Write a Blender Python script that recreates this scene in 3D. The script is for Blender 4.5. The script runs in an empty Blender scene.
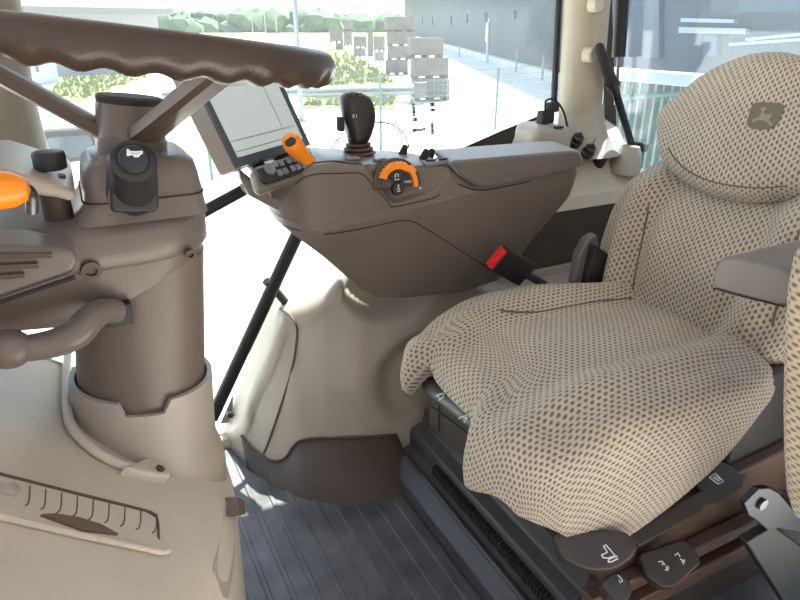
import bpy, bmesh, math, random
from mathutils import Vector as V, Matrix
from mathutils.bvhtree import BVHTree
random.seed(7)
S = bpy.context.scene
COL = S.collection
# ------------------------------------------------------------------ camera model (800x600)
H = 1.25; YAW = math.radians(27); PIT = math.radians(23.5); F = 628.0
CAM = V((0, 0, H))
def ray(x, y):
    u = (x - 400) / F; v = (y - 300) / F
    yc = math.cos(PIT) - v * math.sin(PIT); z = -math.sin(PIT) - v * math.cos(PIT)
    return V((math.cos(YAW) * u + math.sin(YAW) * yc, -math.sin(YAW) * u + math.cos(YAW) * yc, z))
def P(x, y, X=None, Y=None, Z=None):
    d = ray(x, y)
    t = X / d.x if X is not None else Y / d.y if Y is not None else (Z - H) / d.z
    return CAM + d * t
def Pp(x, y, o, n):
    d = ray(x, y); n = V(n)
    return CAM + d * ((V(o) - CAM).dot(n) / d.dot(n))
def PX(pts, Y): return [(P(x, y, Y=Y).x, P(x, y, Y=Y).z) for x, y in pts]
# ------------------------------------------------------------------ helpers
def lin(c):
    c /= 255.0
    return c / 12.92 if c <= 0.04045 else ((c + 0.055) / 1.055) ** 2.4
def rgb(r, g, b): return (lin(r), lin(g), lin(b), 1)
def sstep(a, b, x):
    t = min(1, max(0, (x - a) / (b - a))); return t * t * (3 - 2 * t)
def interp(tab, x):
    if x <= tab[0][0]: return tab[0][1]
    for (a, fa), (b, fb) in zip(tab, tab[1:]):
        if x <= b: return fa + (fb - fa) * (x - a) / (b - a)
    return tab[-1][1]
def catmull(pts, n=8, closed=False):
    pts = [V(p) for p in pts]; out = []; N = len(pts)
    for i in range(N if closed else N - 1):
        p0 = pts[(i - 1) % N] if closed or i > 0 else pts[0]
        p1 = pts[i]; p2 = pts[(i + 1) % N]
        p3 = pts[(i + 2) % N] if closed or i + 2 < N else pts[-1]
        for k in range(n):
            t = k / n
            out.append(0.5 * ((2 * p1) + (p2 - p0) * t + (2 * p0 - 5 * p1 + 4 * p2 - p3) * t * t + (3 * p1 - p0 - 3 * p2 + p3) * t ** 3))
    if not closed: out.append(pts[-1])
    return out
def nbm(): return bmesh.new()
def loft(bm, rings, closed=True, caps=True, uvs=None):
    vr = [[bm.verts.new(p) for p in r] for r in rings]
    n = len(rings[0])
    for a, b in zip(vr, vr[1:]):
        for i in range(n if closed else n - 1):
            j = (i + 1) % n
            try: bm.faces.new((a[i], a[j], b[j], b[i]))
            except ValueError: pass
    if caps and closed:
        bm.faces.new(vr[0][::-1]); bm.faces.new(vr[-1])
    return vr
def tube(bm, path, r, n=12, caps=True):
    path = [V(p) for p in path]
    rad = r if isinstance(r, (list, tuple)) else [r] * len(path)
    t0 = (path[1] - path[0]).normalized()
    up = V((0, 0, 1)) if abs(t0.z) < .9 else V((1, 0, 0))
    nx = t0.cross(up).normalized(); rings = []
    for i, p in enumerate(path):
        t = (path[min(i + 1, len(path) - 1)] - path[max(i - 1, 0)]).normalized()
        nx = (nx - t * nx.dot(t)).normalized(); ny = t.cross(nx)
        rings.append([p + (nx * math.cos(2 * math.pi * k / n) + ny * math.sin(2 * math.pi * k / n)) * rad[i] for k in range(n)])
    loft(bm, rings, True, caps)
def lathe(bm, prof, o, axis, n=32):
    """prof: (radius, distance along axis)"""
    o = V(o); a = V(axis).normalized(); x = a.orthogonal().normalized(); y = a.cross(x)
    rings = [[o + a * h + (x * math.cos(2 * math.pi * k / n) + y * math.sin(2 * math.pi * k / n)) * max(r, 1e-4) for k in range(n)] for r, h in prof]
    loft(bm, rings)
def box(bm, c, size, ex=(1, 0, 0), ey=(0, 1, 0), ez=(0, 0, 1)):
    c = V(c); ex, ey, ez = [V(e).normalized() * s / 2 for e, s in zip((ex, ey, ez), size)]
    v = [bm.verts.new(c + ex * i + ey * j + ez * k) for i in (-1, 1) for j in (-1, 1) for k in (-1, 1)]
    for f in ((0, 1, 3, 2), (4, 6, 7, 5), (0, 4, 5, 1), (2, 3, 7, 6), (0, 2, 6, 4), (1, 5, 7, 3)): bm.faces.new([v[i] for i in f])
def prism(bm, poly, vec):
    """poly: 3D points of one face, swept by vec"""
    vec = V(vec); a = [bm.verts.new(p) for p in poly]; b = [bm.verts.new(V(p) + vec) for p in poly]
    n = len(a); bm.faces.new(a[::-1]); bm.faces.new(b)
    for i in range(n): bm.faces.new((a[i], a[(i + 1) % n], b[(i + 1) % n], b[i]))
def prismY(bm, xz, y0, y1): prism(bm, [(x, y0, z) for x, z in xz], (0, y1 - y0, 0))
def rpoly(pts, r, n=5):
    """round the corners of a 3D/2D polygon by radius r"""
    out = []; pts = [V(p) for p in pts]; N = len(pts)
    for i, p in enumerate(pts):
        a = pts[i - 1]; b = pts[(i + 1) % N]
        da = (a - p); db = (b - p); rr = min(r, da.length * .45, db.length * .45)
        pa = p + da.normalized() * rr; pb = p + db.normalized() * rr
        for k in range(n + 1):
            t = k / n; out.append(pa * (1 - t) ** 2 + p * 2 * t * (1 - t) + pb * t * t)
    return out
ROOTS = {}
def thing(name, label, cat, loc, group=None, kind=None):
    o = bpy.data.objects.new(name, None); COL.objects.link(o); o.location = loc; o.empty_display_size = .05
    o['label'] = label; o['category'] = cat
    if group: o['group'] = group
    if kind: o['kind'] = kind
    o['_b'] = 0; del o['_b']
    return o
def world_loc(o):
    return V(o.location) if o.parent is None else V((0, 0, 0))   # meshes are built in world space, so a part's own origin is the world's
def obj(name, bm, mat, parent=None, bevel=0, seg=2, smooth=True, sub=0, label=None, angle=40, tri=False):
    bmesh.ops.remove_doubles(bm, verts=bm.verts, dist=1e-6)
    bmesh.ops.recalc_face_normals(bm, faces=bm.faces)
    me = bpy.data.meshes.new(name); bm.to_mesh(me); bm.free()
    if mat is not None:
        for m in (mat if isinstance(mat, (list, tuple)) else [mat]): me.materials.append(m)
    if smooth:
        for p in me.polygons: p.use_smooth = True
        if not sub:
            try: me.set_sharp_from_angle(angle=math.radians(angle))
            except Exception: pass
    o = bpy.data.objects.new(name, me); COL.objects.link(o)
    if parent is not None:
        o.parent = parent
        o.matrix_parent_inverse = Matrix.Translation(-world_loc(parent))
    if bevel:
        b = o.modifiers.new('b', 'BEVEL'); b.width = bevel; b.segments = seg; b.limit_method = 'ANGLE'; b.angle_limit = math.radians(35); b.harden_normals = False
        if smooth:
            try: me.set_sharp_from_angle(angle=math.radians(180))
            except Exception: pass
            w = o.modifiers.new('w', 'WEIGHTED_NORMAL'); w.keep_sharp = False
    if sub:
        s = o.modifiers.new('s', 'SUBSURF'); s.levels = sub; s.render_levels = sub
    if label: o['label'] = label
    return o
def struct(name, bm, mat, **k):
    o = obj(name, bm, mat, **k); o['kind'] = 'structure'; return o
def tag(o, label, cat, group=None, kind=None):
    o['label'] = label; o['category'] = cat
    if group: o['group'] = group
    if kind: o['kind'] = kind
    return o
def copy_tree(o, parent=None):
    c = o.copy(); COL.objects.link(c)
    if parent is not None:
        mi_ = o.matrix_parent_inverse.copy(); c.parent = parent; c.matrix_parent_inverse = mi_
    for ch in [x for x in COL.objects if x.parent == o]: copy_tree(ch, c)
    return c
def bvh_of(o):
    dg = bpy.context.evaluated_depsgraph_get()
    bpy.context.view_layer.update()
    ev = o.evaluated_get(dg); me = ev.to_mesh(); mw = ev.matrix_world
    vs = [mw @ v.co for v in me.vertices]; ps = [tuple(p.vertices) for p in me.polygons]
    ev.to_mesh_clear()
    return BVHTree.FromPolygons(vs, ps)
def hit(b, x, y, lift=0.0, d=None):
    loc, n, i, t = b.ray_cast(CAM, ray(x, y).normalized())
    if loc is None: return None
    if n.dot(ray(x, y)) > 0: n = -n
    return loc + n * lift
def strokes(bm, b, lines, r, lift=.0005, n=6):
    for ln in lines:
        pts = [hit(b, x, y, lift) for x, y in ln]; pts = [p for p in pts if p is not None]
        if len(pts) > 1: tube(bm, pts, r, n)
# ------------------------------------------------------------------ materials
def newmat(name):
    m = bpy.data.materials.new(name); m.use_nodes = True; nt = m.node_tree
    return m, nt, nt.nodes['Principled BSDF']
def N(nt, t, **k):
    n = nt.nodes.new(t)
    for a, b in k.items():
        if a.startswith('i_'): n.inputs[int(a[2:])].default_value = b
        else: setattr(n, a, b)
    return n
def plastic(name, col, rough=.5, spec=.5, grain=350, bump=.12, var=.06, metal=0, coat=0):
    m, nt, p = newmat(name)
    p.inputs['Base Color'].default_value = col; p.inputs['Roughness'].default_value = rough
    p.inputs['Specular IOR Level'].default_value = spec; p.inputs['Metallic'].default_value = metal
    p.inputs['Coat Weight'].default_value = coat
    tc = N(nt, 'ShaderNodeTexCoord')
    n1 = N(nt, 'ShaderNodeTexNoise'); n1.inputs['Scale'].default_value = 9; n1.inputs['Detail'].default_value = 4
    nt.links.new(tc.outputs['Object'], n1.inputs['Vector'])
    mr = N(nt, 'ShaderNodeMapRange'); mr.inputs[1].default_value = .3; mr.inputs[2].default_value = .7; mr.inputs[3].default_value = 1 - var; mr.inputs[4].default_value = 1 + var
    nt.links.new(n1.outputs['Fac'], mr.inputs[0])
    mx = N(nt, 'ShaderNodeMix', data_type='RGBA', blend_type='MULTIPLY'); mx.inputs[0].default_value = 1; mx.inputs[6].default_value = col
    nt.links.new(mr.outputs[0], mx.inputs[7]); nt.links.new(mx.outputs[2], p.inputs['Base Color'])
    if bump:
        n2 = N(nt, 'ShaderNodeTexNoise'); n2.inputs['Scale'].default_value = grain; nt.links.new(tc.outputs['Object'], n2.inputs['Vector'])
        b = N(nt, 'ShaderNodeBump'); b.inputs['Strength'].default_value = bump; b.inputs['Distance'].default_value = .002
        nt.links.new(n2.outputs['Fac'], b.inputs['Height']); nt.links.new(b.outputs['Normal'], p.inputs['Normal'])
    return m
def fabric(name, light, dark, pitch=.0155):
    m, nt, p = newmat(name); L = nt.links.new
    p.inputs['Roughness'].default_value = .95; p.inputs['Specular IOR Level'].default_value = .15
    p.inputs['Sheen Weight'].default_value = .25
    uv = N(nt, 'ShaderNodeUVMap'); sp = N(nt, 'ShaderNodeSeparateXYZ'); L(uv.outputs[0], sp.inputs[0])
    def M(op, a, b=None):
        n = N(nt, 'ShaderNodeMath', operation=op)
        for i, v in ((0, a), (1, b)):
            if v is None: continue
            if isinstance(v, (int, float)): n.inputs[i].default_value = v
            else: L(v, n.inputs[i])
        return n.outputs[0]
    row = M('DIVIDE', sp.outputs[1], pitch * .58)
    rf = M('FLOOR', row); odd = M('MULTIPLY', M('MODULO', rf, 2), .5)
    uu = M('ADD', M('DIVIDE', sp.outputs[0], pitch), odd)
    wob = N(nt, 'ShaderNodeTexNoise'); wob.inputs['Scale'].default_value = 160; L(uv.outputs[0], wob.inputs['Vector']); wo = M('MULTIPLY', M('SUBTRACT', wob.outputs['Fac'], .5), .35)
    fu = M('MULTIPLY', M('ADD', M('SUBTRACT', M('FRACT', uu), .5), wo), .92); fv = M('MULTIPLY', M('ADD', M('SUBTRACT', M('FRACT', row), .5), wo), .88)
    d = M('SQRT', M('ADD', M('MULTIPLY', fu, fu), M('MULTIPLY', fv, fv)))
    mr = N(nt, 'ShaderNodeMapRange', interpolation_type='SMOOTHSTEP'); mr.inputs[1].default_value = .10; mr.inputs[2].default_value = .42
    L(d, mr.inputs[0])
    nz = N(nt, 'ShaderNodeTexNoise'); nz.inputs['Scale'].default_value = 700; L(uv.outputs[0], nz.inputs['Vector'])
    nz2 = N(nt, 'ShaderNodeTexNoise'); nz2.inputs['Scale'].default_value = 7; L(uv.outputs[0], nz2.inputs['Vector'])
    mx = N(nt, 'ShaderNodeMix', data_type='RGBA'); mx.inputs[6].default_value = dark; mx.inputs[7].default_value = light; L(mr.outputs[0], mx.inputs[0])
    k = M('ADD', M('ADD', M('MULTIPLY', nz.outputs['Fac'], .9), .4), M('MULTIPLY', nz2.outputs['Fac'], .3))
    m2 = N(nt, 'ShaderNodeMix', data_type='RGBA', blend_type='MULTIPLY'); m2.inputs[0].default_value = 1; L(mx.outputs[2], m2.inputs[6]); L(k, m2.inputs[7])
    L(m2.outputs[2], p.inputs['Base Color'])
    b = N(nt, 'ShaderNodeBump'); b.inputs['Strength'].default_value = .5; b.inputs['Distance'].default_value = .004
    L(M('ADD', mr.outputs[0], M('MULTIPLY', nz.outputs['Fac'], .4)), b.inputs['Height']); L(b.outputs[0], p.inputs['Normal'])
    return m
def glass(name, tint, haze=.05, gloss=.05):
    m = bpy.data.materials.new(name); m.use_nodes = True; nt = m.node_tree; nt.nodes.clear(); L = nt.links.new
    out = N(nt, 'ShaderNodeOutputMaterial'); tr = N(nt, 'ShaderNodeBsdfTransparent'); tr.inputs[0].default_value = tint
    tl = N(nt, 'ShaderNodeBsdfTranslucent'); tl.inputs[0].default_value = (.9, .95, 1, 1)
    gl = N(nt, 'ShaderNodeBsdfGlossy'); gl.inputs['Roughness'].default_value = .03
    a = N(nt, 'ShaderNodeMixShader'); a.inputs[0].default_value = haze; L(tr.outputs[0], a.inputs[1]); L(tl.outputs[0], a.inputs[2])
    b = N(nt, 'ShaderNodeMixShader'); b.inputs[0].default_value = gloss; L(a.outputs[0], b.inputs[1]); L(gl.outputs[0], b.inputs[2])
    L(b.outputs[0], out.inputs[0]); return m
M = {}
M['taupe'] = plastic('taupe_plastic', rgb(107, 97, 90), .32)
M['taupe'].node_tree.nodes['Principled BSDF'].inputs['Sheen Weight'].default_value = .12
M['taupe_dark'] = plastic('dark_taupe_plastic', rgb(77, 64, 56), .5)
M['taupe_lid'] = plastic('armrest_vinyl', rgb(98, 90, 85), .45)
M['taupe_lid'].node_tree.nodes['Principled BSDF'].inputs['Sheen Weight'].default_value = .5
M['column'] = plastic('column_plastic', rgb(110, 98, 90), .38)
M['beige'] = plastic('beige_plastic', rgb(194, 182, 164), .45)
M['beige_warm'] = plastic('warm_beige_plastic', rgb(166, 154, 136), .5)
M['greybeige'] = plastic('grey_beige_plastic', rgb(168, 158, 146), .42)
M['brown'] = plastic('brown_plastic', rgb(74, 61, 53), .55)
M['tab'] = plastic('brown_tab', rgb(104, 84, 68), .5)
M['wheel'] = plastic('wheel_leather', rgb(59, 46, 38), .33, grain=220, bump=.25)
M['spoke'] = plastic('spoke_metal', rgb(88, 75, 67), .35, metal=.3)
M['black'] = plastic('black_plastic', rgb(34, 32, 33), .4)
M['rubber'] = plastic('black_rubber', rgb(40, 38, 38), .7)
M['matte'] = plastic('matt_black_metal', rgb(30, 28, 28), .5, metal=.2)
M['button'] = plastic('dark_button', rgb(42, 40, 43), .45)
M['pillar_grey'] = plastic('grey_pillar', rgb(124, 118, 110), .5)
M['seam'] = plastic('shadow_gap', rgb(38, 32, 29), .8, bump=0)
M['seam_grey'] = plastic('grey_gap', rgb(83, 74, 67), .7, bump=0)
M['orange'] = plastic('orange_plastic', rgb(246, 140, 20), .35, bump=.03)
M['white'] = plastic('white_print', rgb(225, 225, 225), .6, bump=0)
M['red'] = plastic('red_plastic', rgb(225, 40, 40), .35, bump=0)
M['mat'] = plastic('rubber_floor', rgb(86, 85, 88), .45, grain=60, bump=.15, var=.45)
M['plinth'] = plastic('seat_base_plastic', rgb(74, 70, 70), .45)
M['ctl'] = plastic('seat_control_plastic', rgb(59, 51, 46), .42)
M['rail'] = plastic('bronze_rail', rgb(106, 83, 69), .4, metal=.25)
M['metal'] = plastic('dull_metal', rgb(120, 120, 120), .3, metal=.9)
M['bracket'] = plastic('blue_black_metal', rgb(28, 36, 48), .3, metal=.4)
M['greyframe'] = plastic('grey_frame', rgb(102, 99, 99), .4)
M['screen_body'] = plastic('screen_body', rgb(140, 130, 120), .4)
M['screen_bezel'] = plastic('screen_bezel', rgb(70, 75, 83), .3)
M['key'] = plastic('grey_key', rgb(118, 124, 134), .35, bump=0)
M['emblem'] = plastic('emblem_ground', rgb(102, 96, 77), .6)
M['deer'] = plastic('emblem_mark', rgb(141, 131, 106), .6)
M['fabric'] = fabric('seat_cloth', rgb(188, 176, 159), rgb(106, 93, 83))
M['fabric2'] = fabric('passenger_cloth', rgb(176, 158, 132), rgb(98, 82, 66), .017)
M['piping'] = plastic('seat_piping', rgb(102, 90, 78), .9, bump=.2)
M['glass'] = glass('side_glass', (.93, .97, .95, 1), .03, .03)
M['glass_rear'] = glass('rear_glass', (.70, .80, .86, 1), .04, .06)
m, nt, p = newmat('display'); p.inputs['Base Color'].default_value = rgb(150, 158, 160); p.inputs['Roughness'].default_value = .18; p.inputs['Emission Color'].default_value = rgb(205, 215, 215); p.inputs['Emission Strength'].default_value = .16
M['display'] = m
M['display_line'] = plastic('display_line', rgb(140, 148, 146), .3, bump=0)
M['mirror'] = plastic('mirror_glass', rgb(120, 140, 165), .08, metal=.8, bump=0)
# outdoors
def ground_mat(name, c1, c2, sc, rough=.9):
    m, nt, p = newmat(name); L = nt.links.new; p.inputs['Roughness'].default_value = rough
    tc = N(nt, 'ShaderNodeTexCoord'); n1 = N(nt, 'ShaderNodeTexNoise'); n1.inputs['Scale'].default_value = sc; n1.inputs['Detail'].default_value = 6
    L(tc.outputs['Object'], n1.inputs['Vector'])
    mx = N(nt, 'ShaderNodeMix', data_type='RGBA'); mx.inputs[6].default_value = c1; mx.inputs[7].default_value = c2
    mr = N(nt, 'ShaderNodeMapRange'); mr.inputs[1].default_value = .35; mr.inputs[2].default_value = .65; L(n1.outputs['Fac'], mr.inputs[0]); L(mr.outputs[0], mx.inputs[0])
    L(mx.outputs[2], p.inputs['Base Color']); return m
M['concrete'] = ground_mat('concrete', rgb(205, 203, 198), rgb(218, 216, 212), .4)
M['field'] = ground_mat('field', rgb(190, 186, 150), rgb(178, 182, 130), .02)
M['grass'] = ground_mat('grass', rgb(88, 108, 44), rgb(128, 134, 66), 1.2)
M['trees'] = ground_mat('tree_leaves', rgb(52, 78, 56), rgb(72, 98, 72), .3)
M['stone'] = ground_mat('stone_block', rgb(88, 86, 84), rgb(102, 100, 97), 2)
M['wood'] = ground_mat('pallet_wood', rgb(78, 44, 34), rgb(88, 52, 40), 3)
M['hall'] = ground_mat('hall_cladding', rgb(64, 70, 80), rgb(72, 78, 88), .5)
M['railwhite'] = plastic('white_rail', rgb(176, 182, 178), .5, bump=0)
M['sky_blocker'] = ground_mat('sky_blocker_grey', rgb(120, 116, 112), rgb(132, 128, 122), .5)  # colour of the unseen wall added against sky light
M['hall2'] = ground_mat('hall_blue', rgb(140, 156, 180), rgb(150, 166, 188), .3)
M['reflection_sign'] = plastic('reflection_and_sign', rgb(170, 180, 192), .5, bump=0)  # reflections painted pale on the hall; also coats the sign and container
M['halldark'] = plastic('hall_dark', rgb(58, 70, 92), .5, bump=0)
M['house'] = plastic('house_render', rgb(140, 140, 145), .8, bump=0)
M['roof'] = plastic('house_roof', rgb(120, 118, 118), .7, bump=0)
M['galv'] = plastic('galvanised', rgb(125, 134, 142), .4, metal=.3, bump=0)
M['fencegreen'] = plastic('green_post', rgb(60, 100, 84), .5, bump=0)
M['slatgreen'] = plastic('green_panel', rgb(52, 84, 66), .6, bump=0)
M['slatwhite'] = plastic('white_slat', rgb(126, 142, 132), .6, bump=0)
exec_parts = []
# ================================================================== STRUCTURE
b = nbm(); box(b, (.55, 1.0, -.03), (2.7, 1.62, .06)); struct('floor', b, M['mat'])
b = nbm(); box(b, (-.93, 1.0, .5), (.06, 1.62, 1.0)); struct('wall_front_blocker', b, M['brown'])  # unseen front bulkhead, put in to dim the light from the windshield
b = nbm(); box(b, (.47, 1.03, 2.02), (2.98, 1.96, .08)); struct('ceiling', b, M['greybeige'])
b = nbm(); box(b, (1.86, 1.0, .38), (.06, 1.62, .76)); struct('wall_rear', b, M['brown'])
b = nbm(); prism(b, [V((x, y, .001)) for x, y in ((.14, .5), (.66, .5), (.66, 1.29), (.50, 1.34), (.37, 1.45), (.28, 1.62), (.26, 1.74), (.14, 1.74))], (0, 0, .006))
fm = tag(obj('floor_mat', b, M['mat'], None, bevel=.002), 'ribbed dusty grey rubber floor mat between cowl and seat', 'floor mat')
for i in range(10):
    x0 = .165 + i * .052; y1 = interp([(.14, 1.73), (.27, 1.70), (.30, 1.60), (.40, 1.42), (.52, 1.33), (.66, 1.27)], x0)
    b = nbm(); prism(b, [V((x0 + dx, .5, .006 + dz)) for dx, dz in ((-.008, 0), (-.005, .005), (.005, .005), (.008, 0))], (0, y1 - .5 - .02, 0)); obj('rib', b, M['mat'], fm)
# C pillar (rear right)
o0 = P(580, 104, Y=1.72); o1 = P(587, 0, Y=1.74); dr = (o1 - o0).normalized()
b = nbm(); tube(b, [o0 - dr * .03, o0 + dr * .4, o0 + dr * 1.1], [.072, .074, .078], 40)
pil = struct('pillar_1', b, M['beige_warm'])
for (cx, cy) in ((597, 4), (591, 55)):
    q = P(cx, cy, Y=1.655); dd = (V((.25, -1, 0))).normalized()
    b = nbm(); lathe(b, [(0.001, .012), (.020, .012), (.024, .008), (.025, -.02), (.001, -.02)], q, dd, 28)
    obj('cap', b, M['beige'], pil)
# pillar base flare
q = P(582, 105, Y=1.72)
fl = [(.0735, 0.0), (.076, -.03), (.083, -.07), (.096, -.105), (.118, -.14), (.14, -.165)]
b = nbm(); lathe(b, fl, q, dr, 40); flr = obj('flare', b, M['greybeige'], pil)
# A pillar front right
a0 = P(40, 170, Y=1.72); a1 = P(8, 0, Y=1.72)
b = nbm(); tube(b, [P(2, 215, Y=1.72), P(-4, 150, Y=1.72), P(-9, 90, Y=1.72), P(-20, 0, Y=1.72), P(-36, -160, Y=1.72)], [.15, .108, .084, .076, .074], 32)
struct('pillar_2', b, M['pillar_grey'])
# side window
gy = 1.80
b = nbm()
lo = [P(440, 160, Y=gy), P(500, 133, Y=gy), P(540, 118, Y=gy), P(551, 105, Y=gy)]
poly = [(-.35, 0.02), (.9, .02), (.9, .70), (lo[0].x, lo[0].z - .03), (lo[1].x, lo[1].z - .03), (lo[3].x, lo[3].z - .02), (1.50, 1.96), (-.35, 1.96)]
prismY(b, poly, gy, gy + .006)
win = struct('window_1', b, M['glass'], smooth=False)
# frit along the lower edge and rear edge
b = nbm()
c1 = [P(x, y, Y=gy - .002) for x, y in ((380, 174), (420, 163), (450, 153), (500, 131), (535, 117), (552, 108))]
c2 = [P(x, y, Y=gy - .002) for x, y in ((380, 250), (420, 240), (455, 225), (505, 200), (545, 180), (560, 160))]
loft(b, [[a, c, c + V((0, -.004, 0)), a + V((0, -.004, 0))] for a, c in zip(c1, c2)])
obj('frit_band', b, M['rubber'], win)
b = nbm(); e = [P(551, 108, Y=gy), P(556, 0, Y=gy)]; e.append(e[1] + (e[1] - e[0]) * 3)
tube(b, [x + V((.008, -.004, 0)) for x in e], .011, 8); obj('seal', b, M['rubber'], win)
# decals on the glass (control symbols)
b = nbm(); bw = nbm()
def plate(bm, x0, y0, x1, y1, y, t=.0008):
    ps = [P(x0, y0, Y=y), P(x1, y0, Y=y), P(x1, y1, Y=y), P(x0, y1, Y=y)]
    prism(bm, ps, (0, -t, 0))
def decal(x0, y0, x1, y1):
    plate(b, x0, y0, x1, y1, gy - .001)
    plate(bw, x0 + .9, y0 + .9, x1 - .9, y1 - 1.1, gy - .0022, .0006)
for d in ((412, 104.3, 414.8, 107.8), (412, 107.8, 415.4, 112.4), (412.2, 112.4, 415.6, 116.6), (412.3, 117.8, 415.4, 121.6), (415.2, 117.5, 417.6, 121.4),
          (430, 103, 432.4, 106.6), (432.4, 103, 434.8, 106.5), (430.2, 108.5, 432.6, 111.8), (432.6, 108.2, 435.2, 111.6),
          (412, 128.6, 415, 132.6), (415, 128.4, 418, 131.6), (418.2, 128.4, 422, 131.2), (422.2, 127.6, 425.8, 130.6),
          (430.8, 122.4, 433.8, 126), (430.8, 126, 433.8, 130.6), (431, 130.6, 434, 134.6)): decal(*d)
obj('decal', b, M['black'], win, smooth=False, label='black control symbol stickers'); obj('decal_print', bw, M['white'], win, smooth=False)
b = nbm(); 
sk = [[(424, 113), (422, 115), (421.5, 117), (424, 118.5), (423, 121), (421, 124), (422.5, 126.5), (425, 126), (426.5, 123), (426, 120)]]
tube(b, [P(x, y, Y=gy - .002) for x, y in sk[0]], .0012, 6); obj('decal_outline', b, M['galv'], win)
# door sill
b = nbm(); box(b, (.1, 1.765, .012), (.9, .05, .05)); struct('trim_1', b, M['beige'], bevel=.006)
# rear window
rx = 1.78
b = nbm(); box(b, (rx, 1.0, 1.36), (.006, 1.5, 1.2)); w2 = struct('window_2', b, M['glass_rear'], smooth=False)
b = nbm(); 
q0, q1 = P(611, 135, X=rx - .005), P(606, 0, X=rx - .005); q2 = q1 + (q1 - q0) * 2
tube(b, [q0, q1, q2], .028, 4); obj('seal', b, M['rubber'], w2)
# ================================================================== STEERING COLUMN
CY = .95
col = thing('steering_column', 'taupe steering column with control pod, standing on the beige front cowl', 'steering column', (0.02, CY, .55))
ax0 = P(146, 455, Y=CY); ax1 = P(140, 290, Y=CY); axd = (ax1 - ax0).normalized()
# lower tube
b = nbm(); R = .0935
tube(b, [ax0 + axd * t for t in (-.05, .1, .2, .30, .36)], [R, R, R * .99, R * .98, R * .98], 48)
obj('column_tube', b, M['column'], col)
# collar with notch
hb = nbm(); rings_o = []; nseg = 72
cx = ax0
ex = V((1, 0, 0)); ex = (ex - axd * ex.dot(axd)).normalized(); ey = axd.cross(ex)
def ring(h, r, nseg=72): return [ax0 + axd * h + (ex * math.cos(2 * math.pi * k / nseg) + ey * math.sin(2 * math.pi * k / nseg)) * r for k in range(nseg)]
def collar_top(k):
    a = (2 * math.pi * k / nseg) % (2 * math.pi)      # camera side is -Y -> a about 270deg
    d = (math.degrees(a) - 268 + 180) % 360 - 180
    h = .155
    if -22 < d < 14: h -= .02
    return h
outer = [[ax0 + axd * -.06 + (ex * math.cos(2 * math.pi * k / nseg) + ey * math.sin(2 * math.pi * k / nseg)) * .119 for k in range(nseg)],
         [ax0 + axd * 0.0 + (ex * math.cos(2 * math.pi * k / nseg) + ey * math.sin(2 * math.pi * k / nseg)) * .117 for k in range(nseg)],
         [ax0 + axd * .06 + (ex * math.cos(2 * math.pi * k / nseg) + ey * math.sin(2 * math.pi * k / nseg)) * .109 for k in range(nseg)],
         [ax0 + axd * collar_top(k) + (ex * math.cos(2 * math.pi * k / nseg) + ey * math.sin(2 * math.pi * k / nseg)) * .104 for k in range(nseg)],
         [ax0 + axd * collar_top(k) + (ex * math.cos(2 * math.pi * k / nseg) + ey * math.sin(2 * math.pi * k / nseg)) * .0965 for k in range(nseg)],
         [ax0 + axd * -.06 + (ex * math.cos(2 * math.pi * k / nseg) + ey * math.sin(2 * math.pi * k / nseg)) * .0965 for k in range(nseg)]]
loft(hb, outer, caps=False); obj('collar', hb, M['greybeige'], col, angle=50)
# bulging boot on the right of the collar
b = nbm()
bulge = []
for h, r in ((-.14, .128), (-.10, .132), (-.06, .131), (-.02, .128), (.01, .122), (.035, .112)):
    bulge.append([ax0 + axd * h + (ex * math.cos(2 * math.pi * k / 64) + ey * math.sin(2 * math.pi * k / 64)) * (r - .012 * (1 - math.cos(2 * math.pi * k / 64)) ) for k in range(64)])
loft(b, bulge); obj('boot', b, M['beige_warm'], col)
# pod : plan contours lofted over height
def pod_ring(z, r, xf, wn, wf, xc=.05, n=40):
    """D shape: half circle at the rear (+X), runs forward to xf with half widths wn (near, -Y) and wf (far)"""
    pts = []
    for k in range(n + 1):
        a = -math.pi / 2 + math.pi * k / n
        pts.append(V((xc + r * math.cos(a), CY + r * math.sin(a), z)))
    for k in range(1, 9): t = k / 8; pts.append(V((xc + (xf - xc) * t, CY + r + (wf - r) * sstep(0, 1, t), z)))
    for k in range(1, 8): t = k / 8; pts.append(V((xf - .01, CY + wf + (-wn - wf) * t, z)))
    for k in range(0, 8): t = k / 8; pts.append(V((xf + (xc - xf) * t, CY - wn + (wn - r) * sstep(0, 1, t), z)))
    return pts
b = nbm()
def tiltz(ring_, k):   # lower edge climbs towards the driver
    return [V((p.x, p.y, p.z + k * sstep(-.06, .15, p.x))) for p in ring_]
loft(b, [tiltz(pod_ring(.890, .0945, -.05, .094, .094), .062), tiltz(pod_ring(.905, .0965, -.16, .10, .10), .052), tiltz(pod_ring(.93, .098, -.26, .12, .12), .032), pod_ring(.965, .099, -.32, .13, .13)], caps=True)
obj('pod_lower_cover', b, M['column'], col)
b = nbm()
loft(b, [pod_ring(.962, .100, -.32, .13, .13), pod_ring(.968, .104, -.32, .135, .135), pod_ring(.998, .104, -.32, .135, .135), pod_ring(1.010, .099, -.32, .132, .132), pod_ring(1.020, .089, -.32, .125, .125), pod_ring(1.024, .076, -.32, .11, .11)])
obj('pod_band', b, M['taupe'], col)
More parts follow.
